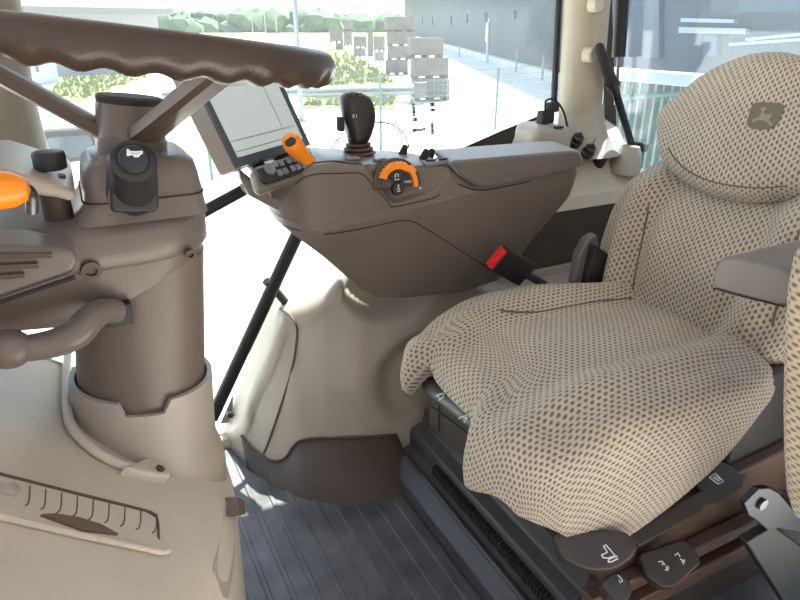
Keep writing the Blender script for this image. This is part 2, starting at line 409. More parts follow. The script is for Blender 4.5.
# neck block under the wheel hub
b = nbm()
def neck(z, hx0, hx1, hy, r=.03): return [V((p.x, p.y, z)) for p in rpoly([V((hx0, CY - hy, 0)), V((hx1, CY - hy, 0)), V((hx1, CY + hy, 0)), V((hx0, CY + hy, 0))], r, 6)]
loft(b, [neck(1.018, -.022, .148, .096), neck(1.028, -.016, .147, .092), neck(1.045, -.004, .146, .086), neck(1.07, .0, .144, .08), neck(1.085, .004, .141, .076), neck(1.094, .012, .13, .068)])
nk = obj('neck_cover', b, M['taupe'], col)
b = nbm(); loft(b, [neck(1.0435, -.006, .1475, .0875), neck(1.0455, -.006, .1475, .0875)]); obj('neck_seam', b, M['seam'], col)
# raised top plate towards the front with rotary knob
b = nbm()
tp = [P(-60, 168, Y=.84), P(0, 168, Y=.84), P(48, 182, Y=.84), P(68, 188, Y=.84), P(78, 194, Y=.84), P(74, 203, Y=.84), P(60, 199, Y=.84), P(40, 196, Y=.84), P(0, 185, Y=.84), P(-60, 182, Y=.84)]
prism(b, tp, (0, .22, 0)); obj('top_plate', b, M['greybeige'], col, bevel=.006)
b = nbm(); kb = P(50, 176, Y=.90)
lathe(b, [(.0001, -.06), (.0175, -.06), (.0175, .0), (.0001, 0)], kb - V((0, 0, .0)), (0, 0, 1), 32); obj('knob_base', b, M['brown'], col)
b = nbm(); ko = P(50, 163, Y=.90); n = 96
kr = []
for h, r in ((-.008, .016), (-.006, .0185), (.012, .0185), (.0145, .017), (.015, .012), (.015, .0005)):
    kr.append([ko + V((math.cos(2 * math.pi * k / n) * r * (1 + (.03 if (k // 2) % 2 and r > .018 else 0)), math.sin(2 * math.pi * k / n) * r * (1 + (.03 if (k // 2) % 2 and r > .018 else 0)), h)) for k in range(n)])
loft(b, kr); obj('rotary_knob', b, M['black'], col)
# near pod recess tray with louvres (grey slats)
b = nbm()
tray = [P(-40, 234, Y=.78), P(52, 262, Y=.80), P(75, 249, Y=.80), P(-40, 243, Y=.78)]
tz = [P(x, y, Y=.79) for x, y in ((-50, 244), (30, 247), (74, 250), (80, 262), (72, 275), (-50, 318))]
prism(b, tz, (0, .08, 0)); obj('tray', b, M['taupe'], col, bevel=.008, seg=3)
for i in range(3):
    b = nbm(); y0 = 256 + i * 10
    tube(b, [P(-40, y0 + 1 + i * 1.5, Y=.787), P(52 - i * 14, y0 - 1.0, Y=.787)], .0035, 8); obj('slat', b, M['taupe_dark'], col)
b = nbm(); tube(b, [P(-40, 316, Y=.786), P(75, 277, Y=.786)], .003, 8); obj('tray_seam', b, M['seam'], col)
# bright tray opening edge
# screw recesses
for x, y, r, yy in ((91, 270, .012, .842), (190, 254, .007, .86)):
    b = nbm(); q = P(x, y, Y=yy); lathe(b, [(.0005, -.004), (r, -.004), (r, .004), (r * .6, .004), (r * .6, 0), (.0005, 0)], q, (.1, -1, -.1), 20)
    obj('screw_recess', b, M['taupe_dark'], col)
# horn stalk pointing to the camera side
sd = V((.10, -1, .42)).normalized(); so = P(136, 180, Y=.80); st = thing('tmp', '', '', (0, 0, 0)); bpy.data.objects.remove(st)
b = nbm()
tip = P(133.5, 160, Y=.735); base = P(135, 196, Y=.85)
dv = (tip - base).normalized()
tube(b, [base, base + dv * .03, tip - dv * .03, tip - dv * .012, tip - dv * .003, tip], [.026, .027, .0245, .0245, .0235, .019], 40)
stalk = obj('horn_stalk', b, M['black'], col)
# square skirt of the stalk
b = nbm(); sk = [P(x, y, Y=.80) for x, y in ((111, 162), (157, 162), (159, 208), (155, 213), (113, 213), (110, 208))]
prism(b, rpoly(sk, .006, 3), (0, .07, 0)); obj('stalk_skirt', b, M['black'], col, bevel=.004)
b = nbm(); lathe(b, [(.0175, -.001), (.0175, .0012), (.0155, .0012), (.0155, -.001)], tip, dv, 36); obj('button_groove', b, M['seam'], stalk)
b = nbm(); lathe(b, [(.0005, -.004), (.0155, -.004), (.0155, .003), (.014, .005), (.0005, .006)], tip, dv, 36); btn = obj('horn_button', b, M['button'], stalk)
bpy.context.view_layer.update()
bb = bvh_of(btn); b = nbm()
strokes(b, bb, [[(127.6, 149.4), (127.6, 156)], [(128, 150), (130, 152), (136, 152.3), (141.6, 152)], [(128, 155.5), (131, 154.5), (139, 154.6), (141.6, 153.5)], [(133, 154.5), (134.5, 156.6), (138, 156.6), (139.5, 154.5)], [(141.8, 151.2), (141.8, 154.2)]], .0010, .0006)
strokes(b, bb, [[(128, 151 + i * .7), (131, 152 + i * .5)] for i in range(5)], .0010, .0006)
obj('horn_symbol', b, M['white'], stalk, label='white horn symbol')
# orange knob lever
b = nbm(); og = P(2, 190, Y=.76)
lathe(b, [(.0005, -.055), (.017, -.05), (.021, -.03), (.021, -.01), (.0185, .010), (.012, .022), (.0005, .026)], og, (1, .1, -.1), 32)
lev = obj('direction_lever', b, M['orange'], col, label='orange lever knob')
b = nbm(); tube(b, catmull([P(14, 190, Y=.765), P(24, 188, Y=.77), P(30, 192, Y=.78), P(32, 200, Y=.785), P(32, 212, Y=.79)], 5), .0065, 12); obj('lever_rod', b, M['metal'], lev)
# tilt lever (grey curved handle)
b = nbm()
tl = catmull([P(8, 349, Y=.80), P(28, 348, Y=.80), P(55, 343, Y=.80), P(76, 334, Y=.80), P(88, 321, Y=.81), P(100, 312, Y=.825), P(118, 311, Y=.84)], 6)
rr = []
for i, p in enumerate(tl): t = i / (len(tl) - 1); rr.append(.0185 if t < .02 else .0135 + .004 * math.sin(t * 3) if t < .75 else .0135)
tube(b, tl, [.02 * .72 + .004 * math.sin(3.1 * i / len(tl)) for i in range(len(tl))], 20)
tlv = obj('tilt_lever', b, M['taupe'], col)
b = nbm(); q = P(9, 349, Y=.80); bmesh.ops.create_uvsphere(b, u_segments=28, v_segments=16, radius=.026, matrix=Matrix.Translation(q) @ Matrix.Diagonal((1.0, .9, .92, 1))); obj('ball_end', b, M['column'], tlv)
b = nbm(); box(b, P(118, 312, Y=.853), (.034, .03, .03)); obj('lever_slot', b, M['black'], col, bevel=.002)
b = nbm(); lathe(b, [(.0005, 0), (.005, 0), (.005, .004), (.0005, .004)], P(104, 317, Y=.815), (0, -1, .1), 16); obj('pivot_screw', b, M['brown'], tlv)
# ================================================================== STEERING WHEEL
whl = thing('steering_wheel', 'dark brown steering wheel with finger-grip rim above the column', 'steering wheel', (.09, CY, 1.13))
C = P(130, 46, Y=CY); phi = math.radians(7.0); wn = V((math.sin(phi), 0, math.cos(phi))); w1 = V((math.cos(phi), 0, -math.sin(phi))); w2_ = V((0, 1, 0))
Rw = .247; rw = .021; nM = 240; nm = 18
b = nbm(); rings = []
for i in range(nM):
    a = 2 * math.pi * i / nM; rd = w1 * math.cos(a) + w2_ * math.sin(a); ring_ = []
    for k in range(nm):
        t = 2 * math.pi * k / nm
        under = max(0, -math.sin(t))
        r = rw + .0028 * under * math.cos(a * 34)
        ring_.append(C + rd * (Rw + math.cos(t) * r) + wn * math.sin(t) * r * 1.08)
    rings.append(ring_)
rings.append(rings[0]); loft(b, rings, caps=False); obj('rim', b, M['wheel'], whl, angle=80)
hubt = P(130, 100, Y=CY); hd = (hubt - ax1).normalized(); hd = V((.12, 0, 1)).normalized()
b = nbm(); lathe(b, [(.001, -.085), (.046, -.085), (.046, -.05), (.0445, -.049), (.0435, -.008), (.042, -.003), (.001, -.003)], hubt, hd, 44); obj('hub', b, M['taupe'], whl)
b = nbm(); lathe(b, [(.001, -.004), (.0425, -.004), (.0425, .003), (.039, .006), (.001, .006)], hubt, hd, 44); obj('hub_cap', b, M['rubber'], whl, label='black hub cap')
for a in (-72, 48, 168):
    t = math.radians(a); rd = w1 * math.cos(t) + w2_ * math.sin(t)
    pe = C + rd * (Rw - .004) - wn * .006; ps = hubt - hd * .045 + rd * .03
    b = nbm(); pts = [ps, ps.lerp(pe, .3), ps.lerp(pe, .6), ps.lerp(pe, .92), pe]
    side = (pe - ps).cross(wn).normalized(); upv = side.cross(pe - ps).normalized()
    loft(b, [[p + side * s1 * w + upv * s2 * .011 for s1, s2 in ((-1, -.6), (-.6, -1), (.6, -1), (1, -.6), (1, .6), (.6, 1), (-.6, 1), (-1, .6))] for p, w in zip(pts, (.022, .02, .018, .017, .017))])
    obj('spoke', b, M['spoke'], whl, angle=30)
# ================================================================== FRONT COWL (sloped pedestal)
cow = thing('front_cowl', 'beige sloped front cowl with ribbed storage lid, under the steering column', 'cowl', (-.2, .8, 0))
def zc(x): return .66 - .8 * x
ctab = [(.33, -.40), (.36, -.30), (.40, -.20), (.45, -.11), (.5, -.05), (.55, -.005), (.6, .022), (.65, .050), (.7, .076), (.78, .108), (.86, .130), (.93, .141), (1.0, .145), (1.08, .145), (1.115, .138), (1.13, .12)]
plan = catmull([(x, y, 0) for y, x in ctab], 6) + [V((-.69, 1.13, 0)), V((-.69, .33, 0))]
npl = len(plan); b = nbm(); rings = []
nrm2 = []
for q in range(npl):
    t = plan[(q + 1) % npl] - plan[q - 1]; nrm2.append(V((-t.y, t.x, 0)).normalized())
rr0 = .055
def prow(ins, zf): return [V((p.x + n_.x * ins, p.y + n_.y * ins, zf(p.x + n_.x * ins))) for p, n_ in zip(plan, nrm2)]
rings.append(prow(.02, lambda x: 0.0)); rings.append(prow(.012, lambda x: .12)); rings.append(prow(.004, lambda x: .30))
for q in range(9):
    t = math.pi / 2 * q / 8; rings.append(prow(rr0 * (1 - math.cos(t)), lambda x: zc(x) - rr0 * (1 - math.sin(t))))
top = rings[-1]; vr_ = loft(b, rings, caps=False)[-1]; mq = npl - 2
lv = [b.verts.new((-.66, p.y, zc(-.66))) for p in top[:mq]]
for q in range(mq - 1): b.faces.new((vr_[q], vr_[q + 1], lv[q + 1], lv[q]))
cowl = obj('cowl_body', b, M['beige'], cow, angle=60)
bpy.context.view_layer.update(); bcw = bvh_of(cowl)
cn = V((.8, 0, 1)).normalized(); cd = V((1, 0, -.8)).normalized(); cyv = V((0, 1, 0)); cO = V((0, .7, .66))
def C2(px, py, lift=0.0): return Pp(px, py, cO, cn) + cn * lift
# storage lid: flat panel on the slope, framed by a groove
b = nbm(); lid = [C2(-60, 461), C2(0, 478), C2(75, 497), C2(145, 514), C2(155, 520), C2(157, 540), C2(166, 553), C2(80, 537), C2(0, 519), C2(-60, 503)]
prism(b, [p + cn * -.004 for p in lid], cn * .008); lp = obj('storage_lid', b, M['beige'], cow, bevel=.002)
b = nbm(); tube(b, catmull([C2(-60, 460, .003), C2(0, 476.5, .003), C2(75, 495.5, .003), C2(140, 511.5, .003), C2(152, 516, .003), C2(156, 523, .003), C2(157, 541, .003)], 6), .0022, 8); obj('lid_gap', b, M['seam_grey'], lp)
b = nbm(); tube(b, [C2(-60, 503.5, .004), C2(0, 520, .004), C2(80, 538.5, .004), C2(160, 555, .004), C2(167, 553, .004)], .004, 8); obj('lid_lip', b, M['beige'], lp)
for i in range(9):
    x0 = 28 + i * 15.9; y0 = 487 + i * 3.35
    b = nbm(); tube(b, [C2(x0, y0 + 2, .004), C2(x0 - .6, y0 + 15, .004), C2(x0 - 2, y0 + 20, .004), C2(x0 - 5, y0 + 22, .004)], .0009, 6); obj('lid_rib', b, M['seam_grey'], lp)
b = nbm(); lt = [C2(38, 519.5), C2(52, 518.5), C2(75, 522), C2(98, 529), C2(115, 538.5), C2(80, 534.5)]
prism(b, [p + cn * .0035 for p in lt], cn * .004); obj('lid_latch', b, M['tab'], lp, label='brown finger latch')
b = nbm(); lathe(b, [(.0005, 0), (.012, 0), (.012, .003), (.010, .0045), (.0005, .005)], C2(6, 492, .004), cn, 24); obj('lid_button', b, M['greybeige'], lp)
# raised lip around the column and mounting ear with screw
b = nbm(); lp2 = catmull([C2(66, 345, .01), C2(63, 385, .01), C2(66, 425, .008), C2(85, 450, .008), C2(115, 467, .006), C2(140, 474, .008)], 6); tube(b, lp2, .007, 10); obj('column_lip', b, M['beige'], cow)
b = nbm(); ear = [C2(118, 474), C2(150, 461), C2(162, 463), C2(167, 483), C2(150, 482), C2(130, 478)]
prism(b, [p - cn * .01 for p in ear], cn * .024); er = obj('mounting_ear', b, M['beige'], cow, bevel=.006, seg=3)
b = nbm(); lathe(b, [(.0005, 0), (.0065, 0), (.0065, .003), (.003, .003), (.0005, .002)], C2(154, 478, .016), cn, 18); obj('screw', b, M['brown'], er)
# recessed panel with a brown tab on the rounded rear corner
q = [hit(bcw, x, y) for x, y in ((225, 499), (233, 505), (233, 560), (226, 600), (220, 598), (211, 572))]
if all(q):
    nn = (q[2] - q[0]).cross(q[4] - q[0]).normalized(); nn = nn if nn.dot(q[0]) < 0 else -nn
    b = nbm(); prism(b, [p - nn * .004 for p in rpoly(q, .012, 4)], nn * .007); rp = obj('rear_panel', b, M['greybeige'], cow, bevel=.001)
    b = nbm(); pr = [p + nn * .002 for p in rpoly(q, .012, 4)]; tube(b, pr + [pr[0]], .0035, 8); obj('panel_rim', b, M['beige'], rp)
q = [hit(bcw, x, y) for x, y in ((224, 497), (232, 501), (233, 515), (226, 517))]
if all(q):
    b = nbm(); prism(b, [p - V((0, 0, .0)) for p in q], V((.02, -.008, .0))); obj('panel_tab', b, M['tab'], cow, bevel=.003, label='brown pull tab')
else: print('tab miss')
# ================================================================== FENDER HUMP
fen = thing('wheel_arch_cover', 'beige moulded wheel arch cover behind the console, curving down to the floor', 'interior panel', (.8, 1.65, 0))
ytab = {  # inner face Y by x, at three heights
    .0: [(.26, 1.78), (.28, 1.70), (.31, 1.60), (.35, 1.51), (.42, 1.44), (.52, 1.40), (.65, 1.385), (1.5, 1.385)],
    .3: [(.34, 1.78), (.36, 1.72), (.39, 1.64), (.44, 1.55), (.51, 1.48), (.60, 1.44), (.75, 1.43), (1.5, 1.43)],
    .6: [(.44, 1.78), (.46, 1.74), (.49, 1.68), (.54, 1.61), (.62, 1.55), (.8, 1.52), (1.5, 1.52)],
    .9: [(.60, 1.78), (.65, 1.7), (.75, 1.62), (.9, 1.58), (1.5, 1.58)]}
zs = sorted(ytab)
def yface(x, z):
    z = max(0, min(.9, z))
    for a, c in zip(zs, zs[1:]):
        if z <= c:
            t = (z - a) / (c - a); return interp(ytab[a], x) * (1 - t) + interp(ytab[c], x) * t
    return interp(ytab[.9], x)
ztop = [(.26, .03), (.289, .085), (.33, .18), (.399, .345), (.445, .45), (.458, .472), (.475, .488), (.534, .531), (.625, .60), (.75, .65), (.9, .64), (1.05, .52), (1.2, .46), (1.6, .46)]
def scoop(x, z):
    # upper recess under the console
    d1 = math.hypot((x - .74) / .165, (z - .60) / .15)
    s = .055 * (1 - sstep(.72, 1.0, d1))
    d2 = math.hypot((x - .84) / .20, (z - .27) / .15)
    s += .045 * (1 - sstep(.62, 1.05, d2))
    return s
xs = [.258 + .002 * i for i in range(14)] + [.29 + .0125 * i for i in range(96)]
b = nbm(); rings = []
for x in xs:
    zt = interp(ztop, x); r = min(.05, zt * .4); ring_ = []
    for i in range(46):
        z = .0 + (zt - r) * i / 45; ring_.append(V((x, min(1.79, yface(x, z) + scoop(x, z)), z)))
    ye = min(1.79, yface(x, zt - r) + scoop(x, zt - r))
    for i in range(1, 9):
        a = math.pi / 2 * i / 8; ring_.append(V((x, min(1.795, ye + r * (1 - math.cos(a))), zt - r + r * math.sin(a))))
    ring_.append(V((x, 1.80, zt + .002))); ring_.append(V((x, 1.80, 0)))
    rings.append(ring_)
loft(b, rings); shell = obj('shell', b, M['greybeige'], fen, angle=60)
bpy.context.view_layer.update(); bs = bvh_of(shell)
# dark kick panel wrapped around the foot
b = nbm(); kt = [(243, 436), (252, 447), (266, 457), (280, 460), (288, 455), (294, 446), (304, 439), (330, 437.5), (360, 436.5), (396, 434)]
tops = [hit(bs, x, y) for x, y in kt]; loop_t = []; 
for p in catmull([t for t in tops if t], 4):
    loop_t.append(p)
rt, rbm, rb2, rt2 = [], [], [], []
for p in loop_t:
    for l, z, o in ((rt, p.z, .006), (rbm, .0, .010)):
        y = yface(p.x, z) - (interp([(.28, .005), (.36, .04), (.5, .085), (.65, .10), (.9, .10)], p.x) if z < .01 else 0); nrm = V((-(yface(p.x + .01, z) - yface(p.x - .01, z)) / .02, 1, 0)).normalized() * -1
        l.append(V((p.x, y, z)) + nrm * o)
loft(b, [[t, bb_, bb_ + V((.01, .02, 0)), t + V((.01, .02, 0))] for t, bb_ in zip(rt, rbm)])
obj('kick_panel', b, M['brown'], fen, angle=60, label='dark brown kick panel')
b = nbm(); tube(b, [t + V((0, -.001, .002)) for t in rt], .0035, 8); obj('kick_edge', b, M['seam_grey'], fen)
# seam of the nose panel
b = nbm(); sl = [hit(bs, x, y, .0015) for x, y in ((280, 309), (287, 313), (294, 320), (297, 328), (297, 340), (293, 365), (283, 400), (268, 444), (264, 453))]
sl = [p for p in sl if p]
if len(sl) > 3: tube(b, catmull(sl, 5), .0032, 8); obj('nose_seam', b, M['seam_grey'], fen)
# ledge at the very bottom right where the arch meets the floor
# ================================================================== REAR SIDE PANEL with outlets and lever
rsp = thing('rear_side_panel', 'pale rear side panel with sunlit top, between console and rear window', 'interior panel', (1.5, 1.68, 0))
b = nbm()
yz = [(1.56, .69), (1.57, .73), (1.60, .755), (1.66, .83), (1.72, .90), (1.795, .955), (1.795, .69), (1.60, .69)]
rings = []
for x, k in ((1.12, -.36), (1.2, -.33), (1.27, -.26), (1.32, -.14), (1.36, -.05), (1.40, -.01), (1.46, 0.0), (1.6, .0), (1.775, .0)):
    rings.append([V((x, y, z + (k if z > .71 else 0) if k > -.02 or z < .71 else max(.70, z + k))) for y, z in yz])
loft(b, rings); tp = obj('top_panel', b, M['beige'], rsp, angle=25)
b = nbm(); box(b, (1.45, 1.68, .595), (.66, .22, .20)); obj('side_panel', b, M['brown'], rsp, bevel=.012)
b = nbm(); box(b, (1.45, 1.685, .247), (.66, .22, .49)); obj('lower_panel', b, M['beige_warm'], rsp, bevel=.012)
bpy.context.view_layer.update(); btp = bvh_of(tp); bfl = bvh_of(flr)
# socket housing
b = nbm(); hs = P(543, 128, Y=1.66)
box(b, hs + V((0, 0, -.05)), (.16, .13, .13), ex=(1, 0, -.12), ez=(.12, 0, 1)); hso = obj('socket_housing', b, M['greybeige'], rsp, bevel=.03, seg=4)
bpy.context.view_layer.update(); bh = bvh_of(hso)
b = nbm(); q = hit(bh, 557, 127) or hs; box(b, q, (.032, .03, .006)); obj('socket', b, M['black'], hso, bevel=.002)
# plug and cable
plg = thing('power_plug', 'black power plug with looped cable standing in the socket by the pillar', 'plug', hit(bh, 545, 122) or hs)
q = hit(bh, 545, 124) or hs
b = nbm(); box(b, q + V((0, 0, .022)), (.05, .034, .04)); box(b, q + V((.022, 0, .05)), (.04, .03, .03)); obj('plug_body', b, M['rubber'], plg, bevel=.006)
b = nbm(); cab = [P(x, y, Y=1.63) for x, y in ((547, 116), (545, 108), (546, 101), (552, 99), (559, 104), (564, 113), (567, 125), (567, 131), (560, 138))]
tube(b, catmull(cab, 6), .0035, 8); obj('cable', b, M['rubber'], plg)
# outlets with caps on tethers
caps = [(575, 139, 'rear'), (587, 150, ''), (598.5, 159, '')]
labs = ['black dust cap on the side panel, next to the power plug', 'black dust cap on the side panel, middle of the row of three', 'black dust cap on the side panel, closest to the seat']
proto = None
for (x, y, _), lb in zip(caps, labs):
    hs2 = [h for h in (hit(btp, x, y + 4), hit(bfl, x, y + 4), hit(bh, x, y + 4)) if h]
    q = min(hs2, key=lambda h: (h - CAM).length) if hs2 else P(x, y + 4, Y=1.62)
    nn = V((-.15, -.65, .75)).normalized()
    if proto is None:
        proto = thing('outlet_cap', lb, 'outlet cap', q, 'capped outlets on the side panel')
        b = nbm(); lathe(b, [(.0005, -.004), (.021, -.004), (.021, .012), (.018, .014), (.018, .032), (.013, .036), (.0005, .037)], q, nn, 24); obj('cap_body', b, M['black'], proto)
        b = nbm(); lathe(b, [(.0005, .03), (.007, .03), (.007, .046), (.0005, .047)], q, nn, 16); obj('cap_nub', b, M['rubber'], proto)
        b = nbm(); tube(b, catmull([q + V((.02, 0, .02)), q + V((.05, .02, .045)), q + V((.08, .02, .03)), q + V((.07, 0, .005)), q + V((.045, -.01, -.002))], 6), .0014, 6); obj('tether', b, M['rubber'], proto)
    else:
        c = copy_tree(proto); c.location = q; c['label'] = lb
# hand lever
hl = thing('hand_lever', 'long black hand lever in a pale boot beside the seat back', 'lever', P(628, 160, Y=1.62))
b = nbm(); q = P(627, 158, Y=1.62)
lathe(b, [(.0005, -.06), (.058, -.05), (.056, -.02), (.044, .02), (.032, .045), (.0005, .047)], q, (.1, -.1, 1), 28); obj('lever_boot', b, M['greybeige'], hl)
b = nbm(); box(b, P(638, 146, Y=1.63), (.06, .05, .03), ex=(1, 0, -.3), ez=(.3, 0, 1)); obj('lever_gate', b, M['rubber'], hl, bevel=.008)
t0, t1, t2, t3, t4 = [P(x, y, Y=1.62) for x, y in ((633, 150), (614, 86), (611, 80), (606, 67), (599, 46))]
b = nbm(); tube(b, [t0, t1], .0125, 16); obj('lever_shaft', b, M['matte'], hl)
b = nbm(); tube(b, [t1, t2, t3, t4, t4 + (t4 - t3).normalized() * .006], [.016, .0185, .0175, .0145, .008], 20); obj('lever_grip', b, M['rubber'], hl)
b = nbm(); tube(b, [t1, t1.lerp(t2, .7)], .021, 20); obj('lever_collar', b, M['black'], hl)
# gas strut of the rear window
gs = thing('gas_strut', 'black gas strut hanging along the rear window edge by the pillar', 'gas strut', P(612, 70, X=1.74))
b = nbm(); k0 = P(622, 0, X=1.74); k1 = P(618.5, 57, X=1.74); tube(b, [k0 + (k0 - k1) * 1.5, k1], .023, 20); obj('cylinder', b, M['matte'], gs)
b = nbm(); tube(b, [k1, k1 + (k1 - k0).normalized() * .16], .006, 10); obj('piston_rod', b, M['metal'], gs)
# black rods at the side door
rod = thing('door_rod', 'long slanted black rod in front of the side door glass, rising to the console', 'door rod', P(218, 405, Y=1.68))
b = nbm(); tube(b, [P(212, 418, Y=1.70), P(297, 235, Y=1.66), P(312, 203, Y=1.655)], .0195, 18); obj('rod', b, M['matte'], rod)
b = nbm(); tube(b, [P(266, 281, Y=1.68), P(275, 290, Y=1.69), P(285, 302, Y=1.70)], .0125, 14); obj('rod_stub', b, M['matte'], rod)
bar = thing('support_bar', 'short black support bar between steering column and monitor', 'support bar', P(205, 212, Y=1.5))
b = nbm(); tube(b, [P(170, 231, Y=1.5), P(205, 211, Y=1.5), P(262, 180, Y=1.5)], .0145, 16); obj('bar', b, M['matte'], bar)
# black outer door latch seen through the glass
ltc = thing('door_latch', 'black round door latch with green tag low on the side door glass', 'latch', P(229, 425, Y=1.765))
b = nbm(); lathe(b, [(.0005, 0), (.011, 0), (.011, .014), (.008, .017), (.0005, .017)], P(229.5, 413.5, Y=1.775), (0, -1, .1), 20); obj('latch_knob', b, M['black'], ltc)
b = nbm(); prism(b, [P(x, y, Y=1.785) for x, y in ((233.5, 394), (220.5, 424), (232, 422))], (0, .006, 0)); obj('latch_plate', b, M['galv'], ltc)
b = nbm(); prism(b, rpoly([P(x, y, Y=1.78) for x, y in ((229, 421), (233, 424), (231.5, 431), (228, 433))], .004), (0, .004, 0)); obj('latch_tag', b, M['fencegreen'], ltc)
# thin wire loop behind the joystick
b = nbm(); wl = catmull([P(x, y, Y=1.66) for x, y in ((328, 158), (335, 143), (347, 130), (362, 124), (380, 122.3), (395, 126), (405, 136), (409, 148), (408, 160))], 6)
tube(b, wl, .002, 8); tag(obj("wire", b, M['seam_grey'], None), 'thin brown wire loop standing behind the joystick', 'wire')
# ================================================================== ARMREST CONSOLE
con = thing('armrest_console', 'large taupe armrest console with joystick and padded lid, right of the driver seat', 'console', (.8, 1.48, .6))
YC = 1.35
ztopc = PX([(281, 203), (283, 194), (289, 182), (299, 172.5), (314, 166), (335, 162.5), (366, 164.5), (440, 166.5), (449, 166), (475, 182), (583, 163)], YC)
zmid = PX([(280.5, 214), (283, 222), (324, 230), (400, 212), (460, 197), (583, 171)], YC)
zbot = PX([(280.5, 219), (283, 226), (296, 237), (327, 259), (368, 295), (382, 302.5), (410, 303), (470, 297), (505, 285), (522, 270), (548, 232), (575, 190), (583, 174)], YC + .015)
scp = [V(p) for p in PX([(366, 158), (367, 168), (391, 201), (396, 204), (428, 195), (436, 190), (448, 178), (452, 168), (452, 158)], YC)]
def sd_poly(p, poly):
    d = 1e9; s = 1
    for i in range(len(poly)):
        a = poly[i - 1]; c = poly[i]; e = c - a; w = p - a
        t = max(0, min(1, w.dot(e) / e.dot(e))); d = min(d, (w - e * t).length)
        if (a.y > p.y) != (c.y > p.y):
            if p.x < (c.x - a.x) * (p.y - a.y) / (c.y - a.y) + a.x: s = -s
    return s * d
b = nbm(); rings = []; xa = ztopc[0][0]; xe = ztopc[-1][0]; NX = 120
for i in range(NX + 1):
    x = xa + (xe - xa) * (i / NX)
    zt, zm, zb = interp(ztopc, x), interp(zmid, x), interp(zbot, x)
    zm = min(zm, zt - .004); zb = min(zb, zm - .004)
    nose = min(1, (x - xa) / .10); ins = .10 * (1 - math.sqrt(max(0, 1 - (1 - nose) ** 2)))
    tail = min(1, (xe - x) / .03); ins += .03 * (1 - math.sqrt(max(0, 1 - (1 - tail) ** 2)))
    yn = YC + ins; yf = 1.60 - .11 * sstep(.78, .9, x) - ins * .8; rr = min(.012, (zt - zm) * .4)
    ring_ = []
    for k in range(14):
        t = k / 13; ring_.append(V((x, yn + .055 * (1 - t) ** 1.2 * min(1, (zm - zb) / .2), zb + (zm - zb) * t)))
    for k in range(1, 26):
        z = zm + (zt - rr - zm) * k / 25; y = yn + .002
        s = sd_poly(V((x, z)), scp); y += .014 * sstep(.004, -.010, s) 
        ring_.append(V((x, y + .008 * k / 25, z)))
    s = sd_poly(V((x, zt - rr)), scp); dy = .014 * sstep(.004, -.010, s)
    ring_ += [V((x, yn + .010 + dy + rr * .3, zt - rr * .3)), V((x, yn + .010 + dy + rr, zt)), V((x, (yn + yf) / 2, zt + .006)), V((x, yf - .012, zt)), V((x, yf, zt - .012)), V((x, yf, zm)), V((x, yf - .03, zb))]
    rings.append(ring_)
loft(b, rings); body = obj('console_body', b, M['taupe'], con, angle=38)
bpy.context.view_layer.update(); bc = bvh_of(body)
def cseam(name, pts, r=.0014, mat='seam', lift=0, par=con, bv=None):
    b = nbm(); q = [hit(bv or bc, x, y, lift) for x, y in pts]; q = [p for p in q if p]
    if len(q) < 2: b.free(); return
    tube(b, catmull(q, 4), r, 6); obj(name, b, M[mat], par)
cseam('panel_seam', [(297, 184), (303, 178), (318, 174), (340, 173.5), (361, 173.5), (372, 184), (389, 203), (394, 206.5), (430, 199), (440, 194)])
cseam('panel_seam', [(283, 225), (298, 230), (326, 234), (360, 229), (398, 221), (412, 221.5), (425, 228), (455, 247), (480, 263), (494, 272)])
cseam('panel_seam', [(458, 184), (474, 189.5), (492, 189), (530, 181.5), (582, 170)], .002)
# slot on the top left of the side
cseam('slot', [(312, 163.5), (333, 161.2), (350, 163.6), (362, 164.3)], .0022)
# padded lid
b = nbm(); lidp = [P(x, y, Y=1.338) for x, y in ((449, 157), (453, 150), (465, 160.5), (505, 157), (540, 153.5), (570, 151), (582, 151), (583.5, 158), (582, 166.5), (540, 177), (490, 187.5), (477, 187.5), (465, 181))]
lidp = [P(x, y, Y=1.338) for x, y in ((450, 163), (456, 160.5), (466, 160), (505, 156.5), (540, 153.5), (570, 151), (580, 151), (583.5, 158), (582.5, 167), (540, 177), (490, 187), (477, 186.5), (462, 177))]
prism(b, lidp, (.03, .15, .004)); lid_ = obj('armrest_lid', b, M['taupe_lid'], con, bevel=.013, seg=4)
# dial
dn = V((-.05, -1, .22)).normalized(); dO = P(397, 184, Y=1.352)
dx = V((1, 0, 0)); dx = (dx - dn * dx.dot(dn)).normalized(); dz = dn.cross(dx) * -1
if dz.z < 0: dz = -dz
def D(px, py, l=0.0): return Pp(px, py, dO, dn) + dn * l
def arc(r, a0, a1, n, l, o=None): return [(o or dO) + (dx * math.cos(math.radians(a0 + (a1 - a0) * k / n)) + dz * math.sin(math.radians(a0 + (a1 - a0) * k / n))) * r + dn * l for k in range(n + 1)]
b = nbm(); prism(b, arc(.063, -8, 188, 32, -.02), dn * .024); dh = obj('dial_housing', b, M['taupe_dark'], con, bevel=.005, seg=3)
b = nbm(); n = 60; outer = []
rr_ = []
for k in range(n + 1):
    a = math.radians(158 - 172 * k / n); e = dx * math.cos(a) + dz * math.sin(a)
    kn = .0022 if (k % 4 < 2 and 3 < k < 34) else 0
    ro = .052 + kn + (.006 if 38 < k < 46 else 0); ri = .034 if k < 40 else .038
    rr_.append([dO + e * ri + dn * .003, dO + e * (ri + .001) + dn * .015, dO + e * (ro - .004) + dn * .017, dO + e * ro + dn * .012, dO + e * ro + dn * .003])
loft(b, rr_); obj('dial_ring', b, M['orange'], con, angle=35, label='orange ribbed dial ring')
